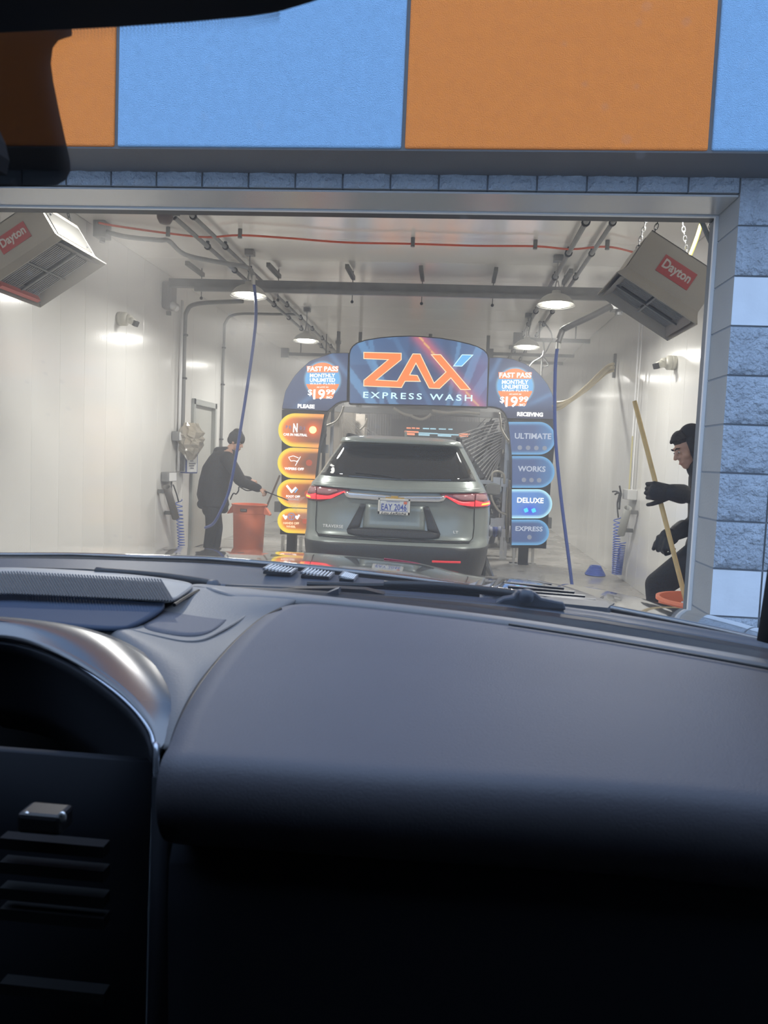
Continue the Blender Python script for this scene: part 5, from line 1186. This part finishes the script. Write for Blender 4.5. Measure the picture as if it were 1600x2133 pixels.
tcw = nt.nodes.new('ShaderNodeTexCoord'); vo = nt.nodes.new('ShaderNodeTexVoronoi'); vo.inputs['Scale'].default_value = 55; nt.links.new(tcw.outputs['Object'], vo.inputs['Vector'])
no = nt.nodes.new('ShaderNodeTexNoise'); no.inputs['Scale'].default_value = 9; nt.links.new(tcw.outputs['Object'], no.inputs['Vector'])
lt = nt.nodes.new('ShaderNodeMath'); lt.operation = 'LESS_THAN'; lt.inputs[1].default_value = .16; nt.links.new(vo.outputs['Distance'], lt.inputs[0])
gt = nt.nodes.new('ShaderNodeMath'); gt.operation = 'GREATER_THAN'; gt.inputs[1].default_value = .56; nt.links.new(no.outputs['Fac'], gt.inputs[0])
mm_ = nt.nodes.new('ShaderNodeMath'); mm_.operation = 'MULTIPLY'; nt.links.new(lt.outputs[0], mm_.inputs[0]); nt.links.new(gt.outputs[0], mm_.inputs[1])
ma = nt.nodes.new('ShaderNodeMath'); ma.operation = 'MULTIPLY_ADD'; ma.inputs[1].default_value = .05; ma.inputs[2].default_value = .035; nt.links.new(mm_.outputs[0], ma.inputs[0])
m1 = nt.nodes.new('ShaderNodeMixShader'); nt.links.new(ma.outputs[0], m1.inputs[0]); nt.links.new(tr.outputs[0], m1.inputs[1]); nt.links.new(ad.outputs[0], m1.inputs[2])
m2 = nt.nodes.new('ShaderNodeMixShader'); m2.inputs[0].default_value = .025; nt.links.new(m1.outputs[0], m2.inputs[1]); nt.links.new(gl.outputs[0], m2.inputs[2])
nt.links.new(m2.outputs[0], out.inputs[0])
ws = G('windscreen', [[win(i/12, j/10) for i in range(13)] for j in range(11)], M_GL, 0, 0)
def onglass(u, v, off=.004):
    d = ray(u, v); best = None     # meet the inner face of the glass
    lo, hi = .2, 1.2
    def f(t):
        p = CAM+d*t; a = (p.x-WB0.x)/(WB1.x-WB0.x); a = max(-.2, min(1.2, a)); zt = (p.z-1.30)/.70
        return p.y - win(a, zt, off).y
    for _ in range(40):
        mi_ = (lo+hi)/2
        if f(mi_) < 0: lo = mi_
        else: hi = mi_
    return CAM+d*lo
M_FRIT = mat('dark dotted band', (.030,.027,.028), .6, alpha=.95)
fr_px = [(-60,40),(60,60),(150,66),(250,58),(118,84),(108,98),(107,132),(112,170),(125,235),(137,290),(146,335),(147,356),(138,374),(118,386),(60,390),(-60,390)]
fr_px = [(-60,10),(60,20),(150,30),(150,75),(122,84),(110,100),(106,132),(111,170),(124,235),(136,290),(146,335),(147,356),(138,374),(118,386),(60,389),(-60,390)]
fp = [onglass(u, v) for u, v in fr_px]; ft = [tuple(t) for t in tessellate_polygon([[Vector((u, v, 0)) for u, v in fr_px]])]
MB().add(fp, ft).build('tinted_band', M_FRIT, ws, fix=False)
# fine dots below the mirror edge
dots = MB(); edge = [(115,66),(240,57),(400,46),(520,34),(580,24)]
ep = cr([Vector((a, b_, 0)) for a, b_ in edge], 20)
for i, p in enumerate(ep):
    for k in range(6):
        c = onglass(p.x+(k % 2)*2.2, p.y+k*4.6, .003); rr = .00042*(1-k*.12)
        dots.add([c+RV*rr*math.cos(q*PI/3)+UV*rr*math.sin(q*PI/3) for q in range(6)], [tuple(range(6))])
dots.build('dotted_edge', M_BLACK, ws, fix=False)['kind'] = 'stuff'
mp_ = [(-90,-160),(-90,72),(0,72),(130,66),(245,60),(400,49),(520,38),(590,26),(650,8),(700,-10),(740,-60),(740,-160)]
mb_ = MB().prism([PY(u, v, .415) for u, v in mp_], (0, -.035, 0)); mo = mb_.build('rear_view_mirror', M_CABIN, own); bevel(mo, .002, 2)
sh_ = [(-90,200),(-40,235),(-5,262),(12,300),(20,335),(14,365),(-90,372)]
MB().prism([PY(u, v, .43) for u, v in sh_], (0, -.04, 0)).build('sensor_housing', M_CABIN, own)
# unseen cabin shell, side windows left out to keep the cabin dark
sh = MB()
sh.box((-.45, -.52, 2.03), (1.85, 1.16, .06)); sh.box((-.45, -1.1, 1.2), (1.85, .06, 1.7)); sh.box((-1.37, -.15, 1.2), (.06, 1.9, 1.7)); sh.box((.56, -.2, 1.2), (.06, 1.9, 1.7)); sh.box((-.45, -.15, .45), (1.85, 1.9, .06)); sh.box((-.45, .83, .78), (1.85, .06, .85))
sh.build('windowless_cabin_shell', M_CABIN, own)
pa_ = PY(1577, 1326, .80); pc_ = pa_+(PY(1599, 1180, .745)-pa_)*3.6
for s, (a, c) in ((1, (pa_+Vector((.012,0,-.004)), pc_+Vector((.012,0,0)))), (-1, (WB0+Vector((-.03,0,-.02)), WT0+Vector((-.03,0,.02))))):
    MB().prism([a+Vector((-.012*s,0,0)), a+Vector((.09*s,-.03,0)), a+Vector((.10*s,-.12,0)), a+Vector((.02*s,-.06,0))], c-a).build('windscreen_pillar', M_CABIN, own)
# cowl: dark gap, ledges and plastic panel outside the glass
C1 = [(398,1220),(520,1228),(700,1243),(860,1261),(1060,1286),(1250,1316),(1450,1349),(1700,1392)]
C2 = [(470,1222),(560,1226),(700,1232),(860,1246),(1060,1264),(1250,1290),(1450,1325),(1700,1368)]
G('gap_seal', [rowY([(u, v+2) for u, v in C1], .955), rowY(C1, .962), rowY([(a[0], a[1]-1) for a in C2], .98)], M_BLACK, 1, .003)
C3 = [(470,1216),(560,1218),(700,1222),(860,1232),(1060,1248),(1250,1272),(1450,1306),(1700,1352)]
G('cowl_ledge', [rowY(C2, .985), rowY([((a[0]+b_[0])/2, (a[1]+b_[1])/2) for a, b_ in zip(C2, C3)], 1.01), rowY(C3, 1.02)], M_COWL, 1, .004)
MB().tube([PY(u, v, 1.0) for u, v in C2], .0035, 6).build('seal_bead', M_DARK, own, smooth=True)
top = [(-60,1160),(150,1160),(310,1166),(440,1169),(560,1180),(660,1190),(800,1205),(960,1222),(1130,1248),(1290,1276),(1450,1303),(1700,1350)]
bot = [(-60,1192),(150,1194),(310,1208),(440,1222),(560,1226),(660,1228),(800,1236),(960,1250),(1130,1268),(1290,1296),(1450,1325),(1700,1368)]
cw = G('cowl_panel', [rowY(bot, 1.03), rowY([((a[0]+b_[0])/2, (a[1]+b_[1])/2-1) for a, b_ in zip(bot, top)], 1.10), rowY(top, 1.17), rowY([(u, v+6) for u, v in top], 1.175)], M_COWL, 2, .004)
for u0, u1 in ((557, 612), (634, 690), (712, 740)):
    dv = .105; A_, B_ = PY(u0, 1186+(u0-557)*dv, 1.13), PY(u1, 1190+(u1-557)*dv, 1.13); c = (A_+B_)/2
    g = MB().box(c+Vector((0,0,.0012)), ((B_-A_).length, .05, .004)).build('cowl_vent', M_BLACK, own)
    for k in range(8):
        p = A_.lerp(B_, (k+.5)/8); MB().box(p+Vector((0,0,.0045)), (.0018, .045, .003)).build('vent_rib', M_LITE, g)
    for q in (A_, B_): MB().box(q+Vector((0,0,.004)), (.003, .05, .004)).build('vent_end', M_DASHL, g)
# hood, draped from the horizon line back to the cowl
far = [(-80,1145),(0,1143),(150,1141),(300,1140.5),(430,1142),(560,1147),(700,1156),(800,1165),(880,1173),(935,1190),(975,1200),(1060,1205),(1130,1211),(1220,1222),(1310,1242),(1400,1265),(1480,1284),(1560,1305),(1680,1345)]
nr = [(-80,1159),(0,1159),(150,1158),(300,1164),(430,1167),(560,1178),(700,1192),(800,1202),(880,1212),(950,1222),(1010,1229),(1080,1238),(1150,1250),(1230,1262),(1310,1278),(1400,1296),(1480,1312),(1560,1330),(1700,1362)]
yf = [2.25]*8+[2.2,2.1,2.0,1.95,1.9,1.85,1.8,1.75,1.7,1.65,1.6]
ra = [PY(u, v, y) for (u, v), y in zip(far, yf)]; rn = [PY(u, v, 1.18) for u, v in nr]
rows = [[p+Vector((0, .14, -.40)) for p in ra], [p+Vector((0, .12, -.10)) for p in ra], [p+Vector((0,.05,-.022)) for p in ra], ra, [a.lerp(c, .35)+Vector((0,0,.006)) for a, c in zip(ra, rn)], [a.lerp(c, .7)+Vector((0,0,.006)) for a, c in zip(ra, rn)], rn]
hood = G('hood', rows, M_HOOD, 2, .004)
MB().tube([p+Vector((0,-.004,.002)) for p in rn], .0014, 6).build('hood_gap', M_BLACK, hood)
# vent louvre in the hood
M_LOUV = mat('vent plastic', (.03,.037,.05), .4, spec=.4)
def onhood(u, v, lift=.03):
    def at(T, P):
        for a, b_, p, q in zip(T[:-1], T[1:], P[:-1], P[1:]):
            if a[0] <= u <= b_[0]: f = (u-a[0])/(b_[0]-a[0]); return p.lerp(q, f)
        return P[-1]
    A_, B_ = at(far, ra), at(nr, rn); lo, hi = 0.0, 1.3; d = ray(u, v)
    n = (B_-A_).cross(RV).normalized(); t = (A_-CAM).dot(n)/d.dot(n)
    y = max(1.12, min(2.2, (d*t).y)); y -= lift+.24*min(1, max(0, (y-1.15)/.45)); return CAM+d*(y/d.y)
lo_ = [((1012,1201),(1100,1207)),((1043,1204),(1150,1215)),((1050,1211),(1176,1223)),((1060,1219),(1198,1231)),((1070,1227),(1220,1239)),((1084,1234),(1242,1247)),((1124,1238),(1266,1253))]
MB().prism([onhood(u, v, .02) for u, v in ((960,1206),(1010,1199),(1120,1208),(1180,1221),(1240,1242),(1280,1256),(1268,1264),(1150,1254),(1010,1232))], (0,0,-.01)).build('vent_base', M_BLACK, hood)
for i, (a, c) in enumerate(lo_):
    A_, B_ = onhood(*a, .07), onhood(*c, .07); sv = Vector((-.002, -.007, -.0005)); dn_ = Vector((0, .004, -.005))
    MB().prism([A_, A_+sv, A_+sv+dn_, A_+dn_], B_-A_).build('vent_slat', M_LOUV, hood)
    e1 = onhood(a[0]-20, a[1]+11, .06); e2 = onhood(a[0]-46, a[1]+19, .05); e3 = onhood(a[0]-24, a[1]+20, .055)
    MB().add([A_, e1, e2, e3, A_+sv], [(0,1,2,3,4)]).build('slat_end', M_DASHL, hood, fix=False)
MB().prism([onhood(u, v, .085) for u, v in ((1120,1244),(1150,1243),(1225,1250),(1262,1252),(1272,1260),(1266,1266),(1160,1256),(1125,1251))], (0,0,-.012)).build('vent_frame', M_LOUV, hood)
MB().tube(cr([PY(u, v, 1.9) for u, v in ((800,1164),(860,1172),(900,1184),(935,1203),(962,1220))], 5), .0022, 6).build('hood_crease', mat('thin red edge', (.35,.04,.05), .3), hood, smooth=True)  # thin red line along the edge of the hood bulge
# wipers
def wiper(pts, blade, cap, lab):
    w = MB().tube(cr(pts, 5), .006, 8).build('wiper_arm', M_BLACK, own, smooth=True)
    b = MB()
    for a, c in zip(blade[:-1], blade[1:]): b.prism([a, c, c+Vector((0,0,-.012)), a+Vector((0,0,-.012))], (0, .008, 0))
    b.build('wiper_blade', M_DARK, w); MB().tube(blade, .0035, 6).build('blade_spine', M_BLACK, w)
    if cap: MB().lathe([(0,.006),(.007,.005),(.010,0),(.009,-.008)], cap, 14, ax=(0,-.3,1)).build('pivot_cap', M_COWL, w, smooth=True)
wiper([PY(444,1219,1.0), PY(430,1214,1.01), PY(330,1200,1.02), PY(200,1190,1.02)], [PY(u, v, 1.03) for u, v in ((56,1186),(180,1189),(300,1198),(400,1213))], PY(444,1218,.99), '')
wiper([PY(1102,1240,1.02), PY(1075,1238,1.03), PY(1000,1229,1.04), PY(900,1220,1.04), PY(800,1218,1.04)], [PY(u, v, 1.05) for u, v in ((640,1216),(760,1219),(880,1219),(1000,1226))], PY(1097,1238,1.0), '')
sw = MB().prism([PY(u, v, 1.0) for u, v in ((1034,1254),(1050,1246),(1070,1243),(1078,1231),(1112,1233),(1128,1246),(1176,1256),(1180,1272),(1030,1262))], (0,.02,0)).build('wiper_mount', M_COWL, own); bevel(sw, .004)
sp_ = MB().prism([PY(u, v, .99) for u, v in ((520,1228),(620,1226),(700,1225),(760,1228),(800,1238),(700,1236),(600,1232))], (0,.02,0)).build('cowl_screen', M_BLACK, own)
for k in range(8): MB().ell(PY(592+7.5*k, 1229+.6*k, .985), (.0018,.001,.0014), nu=6, nv=4).build('screen_hole', M_PIPE, sp_)
sb_ = MB().prism([PY(u, v, .97) for u, v in ((663,1243),(690,1232),(705,1226),(706,1238),(690,1246))], (0,.02,0)).build('seal_clip', M_COWL, own)
# outer body of our car (sides and nose) so the hood stands on something
ob = MB(); ob.box((-.45, 1.6, .62), (1.75, 1.3, .9)); bevel(ob.build('engine_bay_body', M_HOOD, own), .05, 3)
for s in (-1, 1):
    MB().lathe([(.22,-.12),(.37,-.11),(.385,-.08),(.385,.08),(.37,.11),(.22,.12)], (-.45+s*.85, 1.55, .385), 24, ax=(1,0,0)).build('wheel', M_BLACK, own, smooth=True)

# ------------------------------------------------------------------ water haze in the tunnel
M_HAZE = bpy.data.materials.new('water haze'); M_HAZE.use_nodes = True; nt = M_HAZE.node_tree; nt.nodes.clear()
out = nt.nodes.new('ShaderNodeOutputMaterial'); vs_ = nt.nodes.new('ShaderNodeVolumeScatter'); vs_.inputs['Density'].default_value = 0.032; vs_.inputs['Color'].default_value = (.95,.95,.95,1); vs_.inputs['Anisotropy'].default_value = 0.2
nt.links.new(vs_.outputs[0], out.inputs['Volume'])
hz = MB().box(((XL+XR)/2, (YB+3.75)/2-.1, 1.5), (XR-XL-.02, YB-3.95, 2.98)).build('haze', M_HAZE); tag(hz, 'fine water haze filling the wash tunnel', 'haze', kind='stuff')
